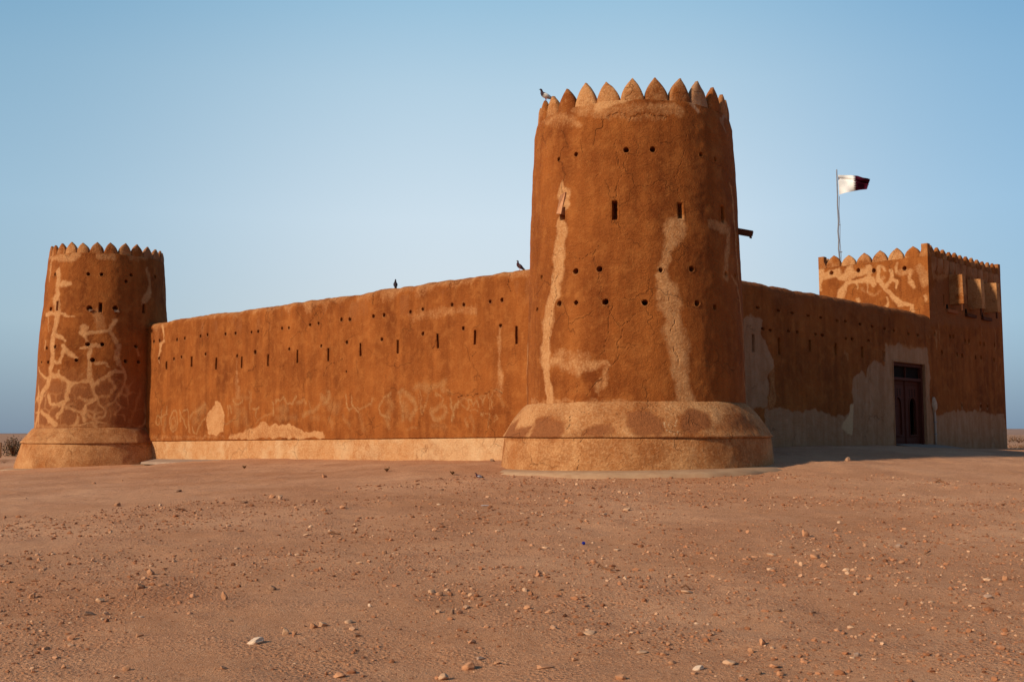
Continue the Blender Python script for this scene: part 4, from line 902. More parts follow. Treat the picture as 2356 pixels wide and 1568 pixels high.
# three box machicolations on the shaded side
for i, (x0, yb, yt, pal, lab) in enumerate(((535, 1215, 622, .40, 'brown box machicolation nearest the tower corner'), (905, 1305, 712, .62, 'middle box machicolation mottled with pale patches'), (1215, 1372, 790, 1.0, 'palest box machicolation at the far end'))):
    hb = hitplane(*T(12, x0, yb), Q0, nR); a0 = float(np.dot(hb - Q0, uR)); zb = hb[2]; zt_ = hitplane(*T(12, x0, yt), Q0, nR)[2]
    dep, wid = .60, .36; th = .06
    root = bpy.data.objects.new('box_machicolation', None); COL.objects.link(root); root.parent = sq; root.location = Vector(hb) - sq.location; root['label'] = lab
    b = MB(Q0, uR, nR); z1 = zt_ - .02
    nn = 10
    def panel(c00, c10, c11, c01):
        V = [];
        for i_ in range(nn + 1):
            for j_ in range(nn + 1):
                s_, t_ = j_ / nn, i_ / nn; V.append((1 - t_) * ((1 - s_) * c00 + s_ * c10) + t_ * ((1 - s_) * c01 + s_ * c11))
        b.add(V, [(i_ * (nn + 1) + j_, i_ * (nn + 1) + j_ + 1, (i_ + 1) * (nn + 1) + j_ + 1, (i_ + 1) * (nn + 1) + j_) for i_ in range(nn) for j_ in range(nn)])
    p = b.P; a1 = a0 + wid
    panel(p(a0, -.02, zb), p(a0, dep, zb), p(a0, dep - .03, z1 - .05), p(a0, -.02, z1)); panel(p(a0, dep, zb), p(a1, dep, zb), p(a1, dep - .03, z1 - .05), p(a0, dep - .03, z1 - .05)); panel(p(a1, dep, zb), p(a1, -.02, zb), p(a1, -.02, z1), p(a1, dep - .03, z1 - .05))
    panel(p(a0, -.02, z1), p(a0, dep - .03, z1 - .05), p(a1, dep - .03, z1 - .05), p(a1, -.02, z1))
    q0, q1, q2, q3 = p(a0 + th, -.02, zb), p(a0 + th, dep - th, zb), p(a1 - th, dep - th, zb), p(a1 - th, -.02, zb)
    b.add([p(a0, -.02, zb), p(a0, dep, zb), p(a1, dep, zb), p(a1, -.02, zb), q0, q1, q2, q3] + [q + .9 * Z for q in (q0, q1, q2, q3)], [(0, 1, 5, 4), (1, 2, 6, 5), (2, 3, 7, 6), (4, 5, 9, 8), (5, 6, 10, 9), (6, 7, 11, 10), (8, 9, 10, 11)])
    V = np.array(b.v); b.v = list(V + .014 * fbm(V, 3, 2, 77)[:, None] * np.array([.7, .2, .2]))
    o = b.build('box', PL, root); V = np.array(b.v)
    set_attr(o.data, 'pale', np.clip(pal + .12 + .35 * fbm(V, 2.2, 3, 70 + i), 0, 1))  # pale patches, raised overall to put light on the boxes into the colour
    b = MB(Q0, uR, nR); b.box(a0 - .42, a0 + .62, -.05, .11, zb - .36, zb - .22, .008); b.build('plank', WOOD_O if i == 0 else WOOD_B, root)
    b = MB(Q0, uR, nR); b.box(a0 + .03, a0 + .10, dep - .12, dep - .05, zb - .30, zb - .005, .006); b.build('post', WOOD_B, root)
    b = MB(Q0, uR, nR); b.box(a0 - .40, a0 - .26, -.05, .03, zb - .20, zb - .02, .006); b.build('beam_end', BLACK, root)
# pipe with a lump of cement beside the door
h0 = hitplane(*T(14, 940, 1480), Q0, nR); h1 = hitplane(*T(14, 935, 900), Q0, nR); ap = float(np.dot(h0 - Q0, uR))
b = MB(Q0, uR, nR); b.tube([b.P(ap, .05, 0.2), b.P(ap, .05, 1.0), b.P(ap - .01, .05, 1.6), b.P(ap - .04, .04, h1[2]), b.P(ap - .04, -.02, h1[2] + .12)], .045, 10)
pip = b.build('drain_pipe', PIPE, sq, True)
b = MB(Q0, uR, nR); pts = [b.P(ap - .03 + .02 * math.sin(3 * t), .025 + .02 * math.sin(t * 2), h1[2] - .2 + t * .16) for t in range(5)]; b.tube(pts, [.05, .11, .14, .12, .04], 10); V = np.array(b.v); b.v = list(V + .02 * fbm(V, 9, 2, 3)[:, None] * np.array([1, .3, .6]))
b.build('cement_lump', CEMENT, pip, True)
b = MB(Q0, uR, nR)
for z in (.85, 1.35): b.box(ap - .07, ap + .07, .0, .105, z, z + .03, .004)
b.build('pipe_clip', METAL, pip)

# ==================================================================== FLAG AND POLE
FB = COR + 1.6 * uR
fpb = hitplane(1931, 600, FB, uR); fpt = hitplane(1925, 390, FB, uR)
ft = empty('flag_pole', (fpb[0], fpb[1], znq - 1), 'thin crooked flag pole standing on the square tower roof', 'flag pole')
b = MB(); base = np.array([fpb[0], fpb[1], znq - 1]); N_ = 14; pts = []
wob = [0, .004, -.01, .006, .012, -.008, .004, -.012, .01, .003, -.006, .004, 0, 0, 0]
top = fpt
for i in range(N_ + 1): t = i / N_; pts.append(base + (top - base) * t + np.array([wob[i] * 1.6, 0, 0]))
b.tube(pts, [.042 - .014 * i / N_ for i in range(N_ + 1)], 8); b.build('pole', METAL, ft, True)
b = MB(); rp = [base + (top - base) * t + np.array([.05 * s_, -.05, 0]) for t, s_ in ((.18, 1), (.3, 1.6), (.42, .9), (.55, 1.4), (.66, .8), (.78, 1.5))]
b.tube(rp, .012, 5); b.build('rope', WOOD_B, ft)
b = MB(); c = base + (top - base) * .33; b.tube([c, c + np.array([.14, -.05, 0])], .022, 6); c = base + (top - base) * .55; b.tube([c, c + np.array([.09, -.04, .0])], .018, 6); b.build('cleat', METAL, ft)
# flag, blown out to the right of the pole
dep0 = fpt[1]
topc = [(437, 235), (560, 238), (650, 239), (745, 247), (830, 276), (900, 286), (945, 300)]; botc = [(458, 543), (550, 514), (640, 497), (705, 483), (790, 468), (850, 463), (893, 458)]
def crv(c, t):
    c = np.array(c, float); d = np.r_[0, np.cumsum(np.hypot(*np.diff(c, axis=0).T))]; d /= d[-1]; return np.stack([np.interp(t, d, c[:, 0]), np.interp(t, d, c[:, 1])], -1)
nu, nv = 100, 63; V = []; 
for j in range(nv + 1):
    v = j / nv
    for i in range(nu + 1):
        u = i / nu; uu = u
        if i == nu: uu = 1 + .02 * math.sin(j * 2.1) + .02 * rng.standard_normal()
        p = crv(topc, np.array(min(uu, 1))) * (1 - v) + crv(botc, np.array(min(uu, 1))) * v; p = p + np.array([(uu - 1) * 200 if uu > 1 else 0, 0])
        x, y = T(13, *p); d = ray(x, y)
        dy = .16 * u * math.sin(7.0 * u + 3.2 * v * (1 - .4 * u)) + .10 * u * math.sin(13 * u - 5 * v) + .07 * math.exp(-((v - .18 - .25 * u) / .07) ** 2) - .25 * u
        t = (dep0 + dy) / d[1]; V.append(CAM + t * d)
f = []; mi = []
for j in range(nv):
    for i in range(nu):
        a = j * (nu + 1) + i; f.append((a, a + 1, a + nu + 2, a + nu + 1))
        v = (j + .5) / nv; u = (i + .5) / nu; ph = (v * 9) % 1; zig = abs(ph - .5) * 2      # nine white points
        mi.append(1 if u > .45 + .09 * (1 - zig) + .065 * v else 0)
me = np_mesh('flag', np.array(V), np.array(f)); 
fl = link('flag', me, [WHITE_C, MAROON]); me.polygons.foreach_set('material_index', np.array(mi, dtype=np.int32))
fl.location = Vector(V[0]); co = np.array(V) - np.array(V[0]); me.vertices.foreach_set('co', co.ravel()); me.update()
tag(fl, 'white and maroon flag with a serrated edge blowing from the pole', 'flag')

# ==================================================================== GROUND
ctl = []
def cpt(p, z): ctl.append((p[0], p[1], z))
for x, y, z in ((0, 0, -.66), (-10, 0, -.68), (10, 0, -.66), (0, 8, -.62), (-8, 10, -.66), (9, 10, -.58), (0, 15, -.43), (-7, 17, -.5), (8, 16, -.40), (3, 20, -.26), (-12, 28, -.45), (0, 22, -.2), (-5, 25, -.25), (-20, 35, -.68), (-32, 45, -.78), (-25, 25, -.72), (12, 22, -.22), (20, 25, -.2), (26, 34, -.02), (20, 15, -.5), (-20, 12, -.72)): ctl.append((x, y, z))
cam_a = math.atan2(-M[1], -M[0])
for da, z in ((0, -.13), (-.7, -.11), (-1.3, .02), (.7, -.06), (1.3, .12)):       # toe of the apron
    cpt(M + 4.4 * np.array([math.cos(cam_a + da), math.sin(cam_a + da), 0]), z)
for s_, z in ((28.3, -.34), (22, -.2), (15, -.07), (10, 0), (6.5, .06)): cpt(P0 + s_ * uL, z); cpt(P0 + s_ * uL + 2.5 * nL, z - .10)
cl = math.atan2(-L[1], -L[0])
for da, z in ((0, -.62), (.7, -.50), (1.2, -.38), (-.8, -.70), (-1.5, -.74), (PI, -.5)): cpt(L + 3.9 * np.array([math.cos(cl + da), math.sin(cl + da), 0]), z)
for s_, z in ((5, .30), (9, .40), (13, .40), (17.4, .37), (22, .29), (29, .2), (34, .1)): cpt(Q0 + s_ * uR, z); cpt(Q0 + s_ * uR + 2.2 * nR, z + (.07 if s_ < 16 else -.06)); cpt(Q0 + s_ * uR + 5 * nR, z - .14); cpt(Q0 + s_ * uR + 10 * nR, z - .42)
for s_ in (5, 15, 25): cpt(Q0 + s_ * uR + 12 * uL, -.1)
for k in range(24): ctl.append((8 + 75 * math.cos(k * PI / 12), 30 + 75 * math.sin(k * PI / 12), -.62))
ctl = np.array(ctl)
def tps(r2): return r2 * np.log(np.maximum(r2, 1e-9)) * .5
nC = len(ctl); Kd = ((ctl[:, None, :2] - ctl[None, :, :2]) ** 2).sum(-1); Am = np.zeros((nC + 3, nC + 3)); Am[:nC, :nC] = tps(Kd) + .6 * np.eye(nC); Pm = np.c_[np.ones(nC), ctl[:, :2]]; Am[:nC, nC:] = Pm; Am[nC:, :nC] = Pm.T
cw = np.linalg.solve(Am, np.r_[ctl[:, 2], 0, 0, 0])
def G0(x, y):
    x = np.asarray(x, float); y = np.asarray(y, float); sh = x.shape; q = np.stack([x.ravel(), y.ravel()], -1); out = np.full(len(q), -.62)
    R = np.hypot(q[:, 0] - 8, q[:, 1] - 30); idx = np.where(R < 75)[0]
    for k in range(0, len(idx), 40000):
        i = idx[k:k + 40000]; r2 = ((q[i, None] - ctl[None, :, :2]) ** 2).sum(-1); h = tps(r2) @ cw[:nC] + cw[nC] + q[i] @ cw[nC + 1:]
        w = sstep(75, 45, R[i]); out[i] = h * w + -.62 * (1 - w)
    far_ = sstep(150, 900, R); p3 = np.c_[q, np.zeros(len(q))]
    out = out + far_ * (.7 * fbm(p3, .004, 3, 90) + .35) * np.where(q[:, 1] > 0, 1, .3)
    return out.reshape(sh)
def Gd(x, y):
    p = np.stack([np.asarray(x, float), np.asarray(y, float), np.zeros_like(np.asarray(x, float))], -1)
    return .030 * fbm(p, .55, 3, 80) + .016 * fbm(p, 1.9, 2, 81) + .008 * vnoise(p * 5.3)
def ext(lo, hi, step, far_):
    m = np.arange(lo, hi + step / 2, step); g = []; d = step
    while d < far_: d *= 1.22; g.append(d)
    c = np.cumsum(g); return np.r_[(lo - c)[::-1], m, hi + c]
gx = ext(-14, 22, .07, 900); gy = ext(3.5, 33, .06, 900)
GX, GY = np.meshgrid(gx, gy); GZ = G0(GX, GY) + Gd(GX, GY)
R_, C_ = GX.shape; idx = np.arange(R_ * C_).reshape(R_, C_); f = np.stack([idx[:-1, :-1], idx[:-1, 1:], idx[1:, 1:], idx[1:, :-1]], -1).reshape(-1, 4)
me = np_mesh('ground', np.stack([GX, GY, GZ], -1).reshape(-1, 3), f); set_attr(me, 'far', sstep(60, 200, np.hypot(GX - 8, GY - 20)).ravel() * .8)
g = link('ground', me, GR); g['kind'] = 'structure'
def gz(x, y): return float(G0(np.array([x]), np.array([y]))[0] + Gd(np.array([x]), np.array([y]))[0])
def ghit(x, y):
    d = ray(x, y); z = -.5
    for _ in range(30):
        t = (z - CAM[2]) / d[2]; p = CAM + t * d; z = .5 * z + .5 * gz(p[0], p[1])
    return np.array([p[0], p[1], gz(p[0], p[1])]), t
# concrete aprons
def apron(axis, r0, r1, zf, name, a0, a1):
    n = 120; V = []; f = []
    for i in range(n + 1):
        th = a0 + (a1 - a0) * i / n; e = np.array([math.cos(th), math.sin(th), 0]); j = .035 * math.sin(th * 9) + .02 * math.sin(th * 23)
        z0 = zf(th); V += [axis + e * (r0 - .15) + Z * (z0 + .01), axis + e * (r0 + .25) + Z * (z0 - .015), axis + e * (r1 + j) + Z * (z0 - .085), axis + e * (r1 + .03 + j) + Z * (z0 - .30)]
    for i in range(n):
        for j in range(3): f.append((4 * i + j, 4 * i + j + 1, 4 * i + j + 5, 4 * i + j + 4))
    o = link(name, np_mesh(name, np.array(V), f), CONC); o['kind'] = 'structure'
    return o
apron(M, 3.58, 4.22, lambda th: .02 + .055 * math.sin(th - cam_a) * 1.0 + .02, 'concrete_apron', cam_a - 1.75, cam_a + 1.5)
apron(L, 3.74, 4.28, lambda th: -.54 + .14 * math.sin(th - cl), 'concrete_apron', cl - 2.2, cl + 1.2)
# dark joints of the near apron
def joint(x0, y0, x1, y1, w):
    b = MB(); V = []
    h0, h1 = [(lambda d, k: np.array(CAM + k * d))(ray(*q), (.01 - CZ) / ray(*q)[2]) for q in ((x0, y0), (x1, y1))]
    return h0, h1
b = MB(P0, uL, nL); V = []; f = []; n = 40
for i in range(n + 1):
    s_ = 15 + 13.0 * i / n; z = -.0102 * (s_ - 5.9) * 1.0 - .075 + .03; V += [b.P(s_, -.1, z + .03), b.P(s_, .62, z - .03 - .002 * i), b.P(s_, .66, z - .2)]
for i in range(n):
    for j in range(2): f.append((3 * i + j, 3 * i + j + 1, 3 * i + j + 4, 3 * i + j + 3))
b.add(V, f); o = b.build('concrete_footing', CONC_G); o['kind'] = 'structure'
# ramp at the door
b = MB(Q0, uR, nR); V = []; f = []; na, nd = 18, 8
for i in range(na + 1):
    s_ = 17.85 + 6.0 * i / na
    for j in range(nd + 1):
        t = j / nd; x = .30 + (.0) ; d = -.52 + t * 2.6 if s_ < 20.6 else -.0 + t * (2.1 - .25 * max(0, s_ - 21))
        top = .49 - .035 * max(0, s_ - 20.3) ; z = top * (1 - t ** 1.3) + (.17) * t ** 1.3 - .012 * max(0, s_ - 20.3) ** 2
        V.append(b.P(s_, d, z))
for i in range(na):
    for j in range(nd): f.append((i * (nd + 1) + j, i * (nd + 1) + j + 1, (i + 1) * (nd + 1) + j + 1, (i + 1) * (nd + 1) + j))
V = np.array(V); V[:, 2] += .012 * fbm(V, 1.2, 2, 4)
o = link('ramp', np_mesh('ramp', V, f), CONC_G); o['kind'] = 'structure'

# ==================================================================== STONES AND LITTER
import bmesh
def stone_geo(seed, flat=1.0):
    r = np.random.default_rng(seed); bm = bmesh.new(); bmesh.ops.create_icosphere(bm, subdivisions=3, radius=1)
    V = np.array([v.co[:] for v in bm.verts]); F_ = [[v.index for v in f_.verts] for f_ in bm.faces]; bm.free()
    for _ in range(9):                                  # knock facets off
        n = r.standard_normal(3); n /= np.linalg.norm(n); d = r.uniform(.45, .85); k = V @ n - d; V = V - np.outer(np.maximum(k, 0) * .9, n)
    V = V * (1 + .10 * fbm(V + seed, 1.6, 3, seed))[:, None]
    V /= np.abs(V).max(0); return V, F_
GEO = [stone_geo(500 + i) for i in range(10)]
SM = {}
def stone_mesh(i, mat):
    if (i, mat) not in SM:
        me = np_mesh('stone', GEO[i][0], GEO[i][1], True); me.materials.append(STONE[mat]); SM[i, mat] = me
        me.polygons.foreach_set('use_smooth', np.zeros(len(me.polygons), bool))
    return SM[i, mat]
def put_stone(reg, x, y, w, h, mat, label, group=None, name='stone', cat='stone'):
    px, py = T(reg, x, y + h * .45); p, t = ghit(px, py); m = t / FP * REG[reg][0]
    o = bpy.data.objects.new(name, stone_mesh(random.randrange(10), mat)); COL.objects.link(o)
    W_ = w * m * .5; H_ = h * m * .62; o.scale = (W_ * 1.02, W_ * random.uniform(.6, .95), H_); o.location = (p[0], p[1] + W_ * .3, p[2] + H_ * .52); o.rotation_euler = (random.uniform(-.15, .15), random.uniform(-.2, .2), random.uniform(-.35, .35))
    return tag(o, label, cat, group)
big = [
 (10, 1172, 875, 80, 30, 'white', 'large flat whitish stone alone in the left foreground'),
 (10, 1313, 830, 34, 38, 'pale', 'upright tan stone just right of the large flat whitish stone'),
 (10, 1356, 838, 28, 24, 'tan', 'small stone touching the right side of an upright tan stone'),
 (10, 1441, 806, 40, 28, 'tan', 'left stone of a touching pair behind the flat whitish stone'),
 (10, 1483, 798, 46, 28, 'pale', 'right paler stone of a touching pair behind the flat whitish stone'),
 (10, 1030, 668, 32, 40, 'tan', 'tall brown stone standing left of a dark flat stone in the middle left ground'),
 (10, 1250, 632, 42, 22, 'dark', 'dark flat stone in the middle left ground'),
 (10, 641, 624, 36, 30, 'tan', 'rounded brown stone with a thin flat slab to its right, left ground'),
 (10, 745, 616, 42, 12, 'tan', 'thin flat slab stone right of a rounded brown stone, left ground'),
 (10, 690, 560, 38, 26, 'tan', 'lumpy brown stone above the thin flat slab, left ground'),
 (10, 145, 667, 30, 30, 'tan', 'small pointed stone near the left edge of the photo'),
 (10, 460, 688, 48, 20, 'pale', 'flat pale stone lying between the left edge and the lumpy brown stone'),
 (10, 405, 750, 52, 18, 'dark', 'low reddish stone half buried below the flat pale stone at left'),
 (10, 538, 247, 30, 20, 'tan', 'brown stone on the ground below the middle of the far wall left part'),
 (10, 820, 186, 30, 12, 'dark', 'dark flat stone on a smooth patch below the sunlit wall'),
 (10, 1490, 116, 26, 20, 'orange', 'orange stone nearest the foot of the sunlit wall'),
 (10, 1487, 270, 28, 16, 'tan', 'left stone of two in the middle ground below the sunlit wall'),
 (10, 1577, 261, 32, 18, 'orange', 'orange stone right of a brown one below the sunlit wall'),
 (10, 1252, 210, 30, 20, 'orange', 'orange lump in a small stone cluster below the sunlit wall'),
 (10, 1290, 214, 26, 24, 'pale', 'pale lump in a small stone cluster below the sunlit wall'),
 (10, 1125, 238, 38, 11, 'dark', 'flat dark stone left of the small cluster below the sunlit wall'),
 (10, 1652, 516, 32, 14, 'pale', 'pale flat stone centred in the open ground below the pigeon'),
 (10, 1700, 712, 16, 16, 'white', 'tiny bright white stone in the middle foreground'),
 (10, 1988, 648, 36, 18, 'pale', 'left stone of a close pair in the central foreground'),
 (10, 2024, 658, 38, 20, 'tan', 'right rounder stone of a close pair in the central foreground'),
 (10, 2165, 665, 24, 20, 'pale', 'small pale lump right of the close pair in the centre'),
 (10, 1640, 848, 40, 20, 'dark', 'dark clod right of the touching pair in the foreground'),
 (10, 2155, 990, 62, 38, 'orange', 'large orange clod low in the central foreground'),
 (10, 2040, 1042, 46, 30, 'pale', 'pale angular stone at the bottom edge left of centre'),
 (10, 1560, 1032, 62, 24, 'orange', 'broad low orange stone at the bottom edge left of centre'),
 (10, 2210, 955, 42, 14, 'grey', 'flat grey stone above the large orange clod'),
 (10, 580, 1003, 42, 22, 'tan', 'rounded stone near the bottom left corner'),
 (10, 1605, 787, 42, 16, 'pale', 'narrow pale splinter of stone right of the touching pair'),
 (11, 1352, 378, 34, 38, 'orange', 'upright orange stone in the open ground below the gate wall'),
 (11, 1780, 438, 32, 22, 'grey', 'grey rounded stone in the right middle ground'),
 (11, 1195, 478, 48, 16, 'pale', 'flat pale stone left of a scatter of flakes in the right ground'),
 (11, 1400, 488, 54, 18, 'orange', 'long tilted pale orange flake in the right ground'),
 (11, 1435, 528, 32, 20, 'orange', 'orange chip just below a long tilted flake at right'),
 (11, 1545, 40, 26, 22, 'pale', 'pale round stone on the mound before the gate wall'),
 (11, 2272, 584, 28, 28, 'orange', 'orange stone standing near the right edge of the photo'),
 (11, 2195, 672, 42, 20, 'grey', 'dark grey flat stone near the right edge'),
 (11, 123, 560, 28, 20, 'tan', 'brown pointed stone left of the dark bent twig'),
 (11, 215, 640, 36, 12, 'dark', 'thin dark stone below the dark bent twig'),
 (11, 530, 270, 42, 16, 'pale', 'flat pale stone on the ground below the round tower right side'),
 (11, 254, 232, 22, 14, 'orange', 'small orange stone on the ground below the round tower base'),
 (11, 590, 196, 14, 9, 'white', 'tiny white chip below the near round tower apron'),
 (11, 810, 650, 62, 12, 'pale', 'long thin pale slab in the right foreground'),
 (11, 1155, 878, 36, 36, 'orange', 'square orange stone in the right foreground'),
 (11, 1588, 938, 32, 24, 'grey', 'grey rounded stone in the lower right foreground'),
 (11, 858, 1000, 58, 22, 'white', 'pale grey slab leaning on another stone, bottom foreground'),
 (11, 840, 1022, 32, 14, 'tan', 'brown stone beneath a pale grey slab, bottom foreground'),
 (11, 740, 975, 42, 16, 'tan', 'tan flat stone left of the pale grey slab, bottom foreground'),
 (11, 1000, 975, 62, 18, 'pale', 'broad pale flake right of the pale grey slab, bottom foreground'),
 (11, 1210, 990, 54, 18, 'orange', 'long orange flake below the square orange stone'),
 (11, 1238, 1026, 36, 22, 'orange', 'orange lump at the bottom edge below the square orange stone'),
 (11, 500, 1042, 52, 28, 'orange', 'domed orange stone at the bottom edge near the centre'),
 (11, 150, 995, 84, 14, 'orange', 'wide flat orange slab near the bottom, centre'),
 (11, 600, 928, 62, 10, 'pale', 'thin white splinter in the central foreground'),
 (11, 360, 838, 60, 12, 'pale', 'thin pale slab with a dark end, central foreground'),
 (11, 1225, 735, 36, 12, 'dark', 'dark flat clod, left of two in the right foreground'),
 (11, 1385, 742, 36, 12, 'dark', 'dark flat clod, right of two in the right foreground'),
 (11, 290, 960, 38, 15, 'tan', 'tan stone above the wide flat orange slab'),
 (11, 2265 - 2356, 45, 22, 14, 'dark', 'dark stone lying at the foot of the wall beside the near tower apron'),
]
for reg, x, y, w, h, mt, lab in big: put_stone(reg, x, y, w, h, mt, lab)
small = [(10, 512, 676, 28, 12), (10, 1055, 782, 40, 10), (10, 1105, 368, 28, 12), (10, 1640, 362, 18, 12), (10, 2115, 645, 20, 14), (10, 640, 848, 36, 18), (10, 2285, 976, 36, 14), (10, 1025, 998, 40, 14), (10, 291, 992, 26, 20), (10, 150, 1014, 30, 16), (10, 1410, 388, 34, 10), (10, 2020, 738, 30, 18), (10, 2083, 742, 20, 24), (10, 433, 150, 18, 8), (10, 340, 485, 16, 10), (10, 95, 358, 24, 10), (10, 2035, 180, 22, 10), (10, 2110, 295, 30, 8), (10, 1770, 468, 26, 16), (10, 2290, 370, 26, 12),
 (11, 1395, 405, 20, 10), (11, 1330, 522, 20, 20), (11, 1492, 365, 24, 16), (11, 1732, 573, 18, 14), (11, 1797, 514, 30, 16), (11, 217, 280, 28, 10), (11, 420, 498, 26, 10), (11, 735, 490, 28, 8), (11, 455, 708, 30, 10), (11, 70, 720, 40, 18), (11, 1200, 906, 24, 14), (11, 1100, 920, 30, 24), (11, 1675, 933, 20, 14), (11, 700, 935, 40, 14), (11, 1140, 1020, 24, 20), (11, 555, 815, 28, 14), (11, 720, 890, 24, 14), (11, 2285, 915, 20, 10), (11, 1830, 968, 26, 12), (11, 1730, 1015, 18, 10), (11, 1560, 812, 34, 12), (11, 1660, 870, 30, 16), (11, 1920, 823, 24, 10), (11, 90, 735, 20, 12), (11, 170, 740, 40, 14)]
for _ in range(105):
    reg = random.choice((10, 11)); yy = 90 + 930 * random.random() ** .8; small.append((reg, random.uniform(20, 2340), yy, random.uniform(8, 18) * (.6 + .6 * yy / 1000), random.uniform(5, 10) * (.6 + .6 * yy / 1000)))
zones = {(10, 0): ('small stones scattered over the upper left ground', 'small brown stone in the scatter on the ground below the long wall'), (10, 1): ('small stones scattered over the left foreground', 'small brown stone in the scatter in the left half of the foreground'),
         (11, 0): ('small stones scattered over the upper right ground', 'small brown stone in the scatter on the ground below the near tower and gate wall'), (11, 1): ('small stones scattered over the right foreground', 'small brown stone in the scatter in the right half of the foreground')}
for reg, x, y, w, h in small:
    gname, lab = zones[reg, 0 if y < 480 else 1]; put_stone(reg, x, y, w, h, random.choice(('tan', 'tan', 'pale', 'dark', 'orange')), lab, gname)
# loose gravel: far too many to count
bm = bmesh.new(); bmesh.ops.create_icosphere(bm, subdivisions=1, radius=1); iv = np.array([v.co[:] for v in bm.verts]); iF = np.array([[v.index for v in f_.verts] for f_ in bm.faces]); bm.free()
N_ = 105000
yy = 4.2 + 43 * rng.random(N_) ** 1.0; xx = yy * rng.uniform(-.56, .60, N_) + rng.uniform(-.8, .8, N_)
patch = fbm(np.stack([xx, yy, 0 * xx], -1), .45, 3, 15)
rad = np.exp(rng.normal(math.log(.0075), .55, N_)).clip(.004, .032) * np.minimum(.72 + .028 * yy, 1.7)
pp = np.stack([xx, yy, np.zeros(N_)], -1); dm = np.hypot(xx - M[0], yy - M[1])
ok = ((pp - P0) @ nL > .15) & ((pp - Q0) @ nR > .15) & (dm > 4.0) | (dm > 4.3) & ((pp - P0) @ nL > .15) & ((pp - Q0) @ nR > .15)
ok &= (patch > -.75 + rng.random(N_) * .9)
xx, yy, rad = xx[ok], yy[ok], rad[ok]; N_ = len(xx); zz = G0(xx, yy) + Gd(xx, yy)
sc3 = np.stack([rng.uniform(.7, 1.4, N_), rng.uniform(.7, 1.3, N_), rng.uniform(.35, .85, N_)], -1) * rad[:, None]; ang = rng.uniform(0, 2 * PI, N_); ca, sa = np.cos(ang), np.sin(ang)
jit = 1 + .22 * rng.standard_normal((N_, len(iv), 1)).clip(-1.5, 1.5)
V = iv[None] * jit * sc3[:, None]; V = np.stack([V[..., 0] * ca[:, None] - V[..., 1] * sa[:, None], V[..., 0] * sa[:, None] + V[..., 1] * ca[:, None], V[..., 2]], -1) + np.stack([xx, yy, zz + sc3[:, 2] * .35], -1)[:, None]
f = (iF[None] + (np.arange(N_) * len(iv))[:, None, None]).reshape(-1, 3)
me = np_mesh('gravel', V.reshape(-1, 3), f, False); set_attr(me, 'tint', np.repeat(rng.random(N_) ** 2.2, len(iv)))
GRAV = tint_mat('gravel_stone', [(.26, .10, .045), (.38, .155, .072), (.46, .20, .098), (.54, .275, .15), (.66, .42, .26)])
o = link('gravel', me, GRAV); tag(o, 'loose gravel and grit strewn over the bare desert ground', 'gravel', kind='stuff')

# litter
p, t = ghit(*T(11, 329, 434)); b = MB(p - np.array([0, 0, p[2]]) + 0 * Z, (1, 0, 0), (0, 1, 0)); s_ = .032
b = MB((0, 0, 0)); k = 18; V = []
for r_, z in ((.9, .0), (1, .006), (1, .026), (.86, .034), (.0, .034)): V += [np.array([r_ * s_ * math.cos(2 * PI * i / k) * (1.04 if i % 2 else 1), r_ * s_ * math.sin(2 * PI * i / k) * (1.04 if i % 2 else 1), z]) for i in range(k)]
b.add(V, [(j * k + i, j * k + (i + 1) % k, (j + 1) * k + (i + 1) % k, (j + 1) * k + i) for j in range(4) for i in range(k)])
o = b.build('bottle_cap', BLUE); o.location = Vector(p) + Vector((0, 0, .012)); o.rotation_euler = (.5, .2, 0); o.scale = (.65,) * 3; tag(o, 'small blue plastic bottle cap on the gravel in the centre', 'bottle cap')
def twig(reg, pts, rad, label):
    P = [ghit(*T(reg, x, y))[0] for x, y in pts]; b = MB(); o0 = P[0].copy()
    Q = [q - o0 + np.array([0, 0, .02 + .02 * math.sin(i * 2)]) for i, q in enumerate(P)]
    b.tube(Q, [rad * (1 - .5 * i / len(Q)) for i in range(len(Q))], 7); o = b.build('twig', TWIG, None, True); o.location = o0; tag(o, label, 'twig')
twig(11, [(394, 543), (402, 540), (425, 545), (448, 552), (470, 559)], .013, 'dark bent twig lying on the ground right of the centre')
twig(10, [(1510, 386), (1530, 388), (1550, 386), (1566, 388)], .014, 'dark straight twig in the left middle ground')
twig(11, [(780, 640), (800, 638), (818, 641)], .010, 'thin curved twig above the long thin pale slab at right')
twig(11, [(1950, 149), (1968, 147), (1990, 150)], .02, 'short dark stick on the smooth ground below the door')
twig(11, [(1900, 483), (1925, 478)], .01, 'tiny straight twig in the right middle ground')
p, t = ghit(*T(10, 2232, 257)); b = MB(); V = []; f = []
for i in range(7):
    t_ = i / 6; w_ = .022 * math.sin(PI * min(1, t_ + .1)) + .003; V += [np.array([-.07 + .14 * t_, -w_, .01 + .02 * t_ * (1 - t_)]), np.array([-.07 + .14 * t_, 0, .018 + .02 * t_ * (1 - t_)]), np.array([-.07 + .14 * t_, w_, .01 + .02 * t_ * (1 - t_)])]
for i in range(6):
    for j in range(2): f.append((3 * i + j, 3 * i + 3 + j, 3 * i + 4 + j, 3 * i + 1 + j))
b.add(V, f); o = b.build('feather', simple_mat('grey_feather', (.5, .46, .46), (.3, .27, .27), 30, 0), None, True); o.location = Vector(p); tag(o, 'grey feather lying on the ground below the walking pigeon', 'feather')
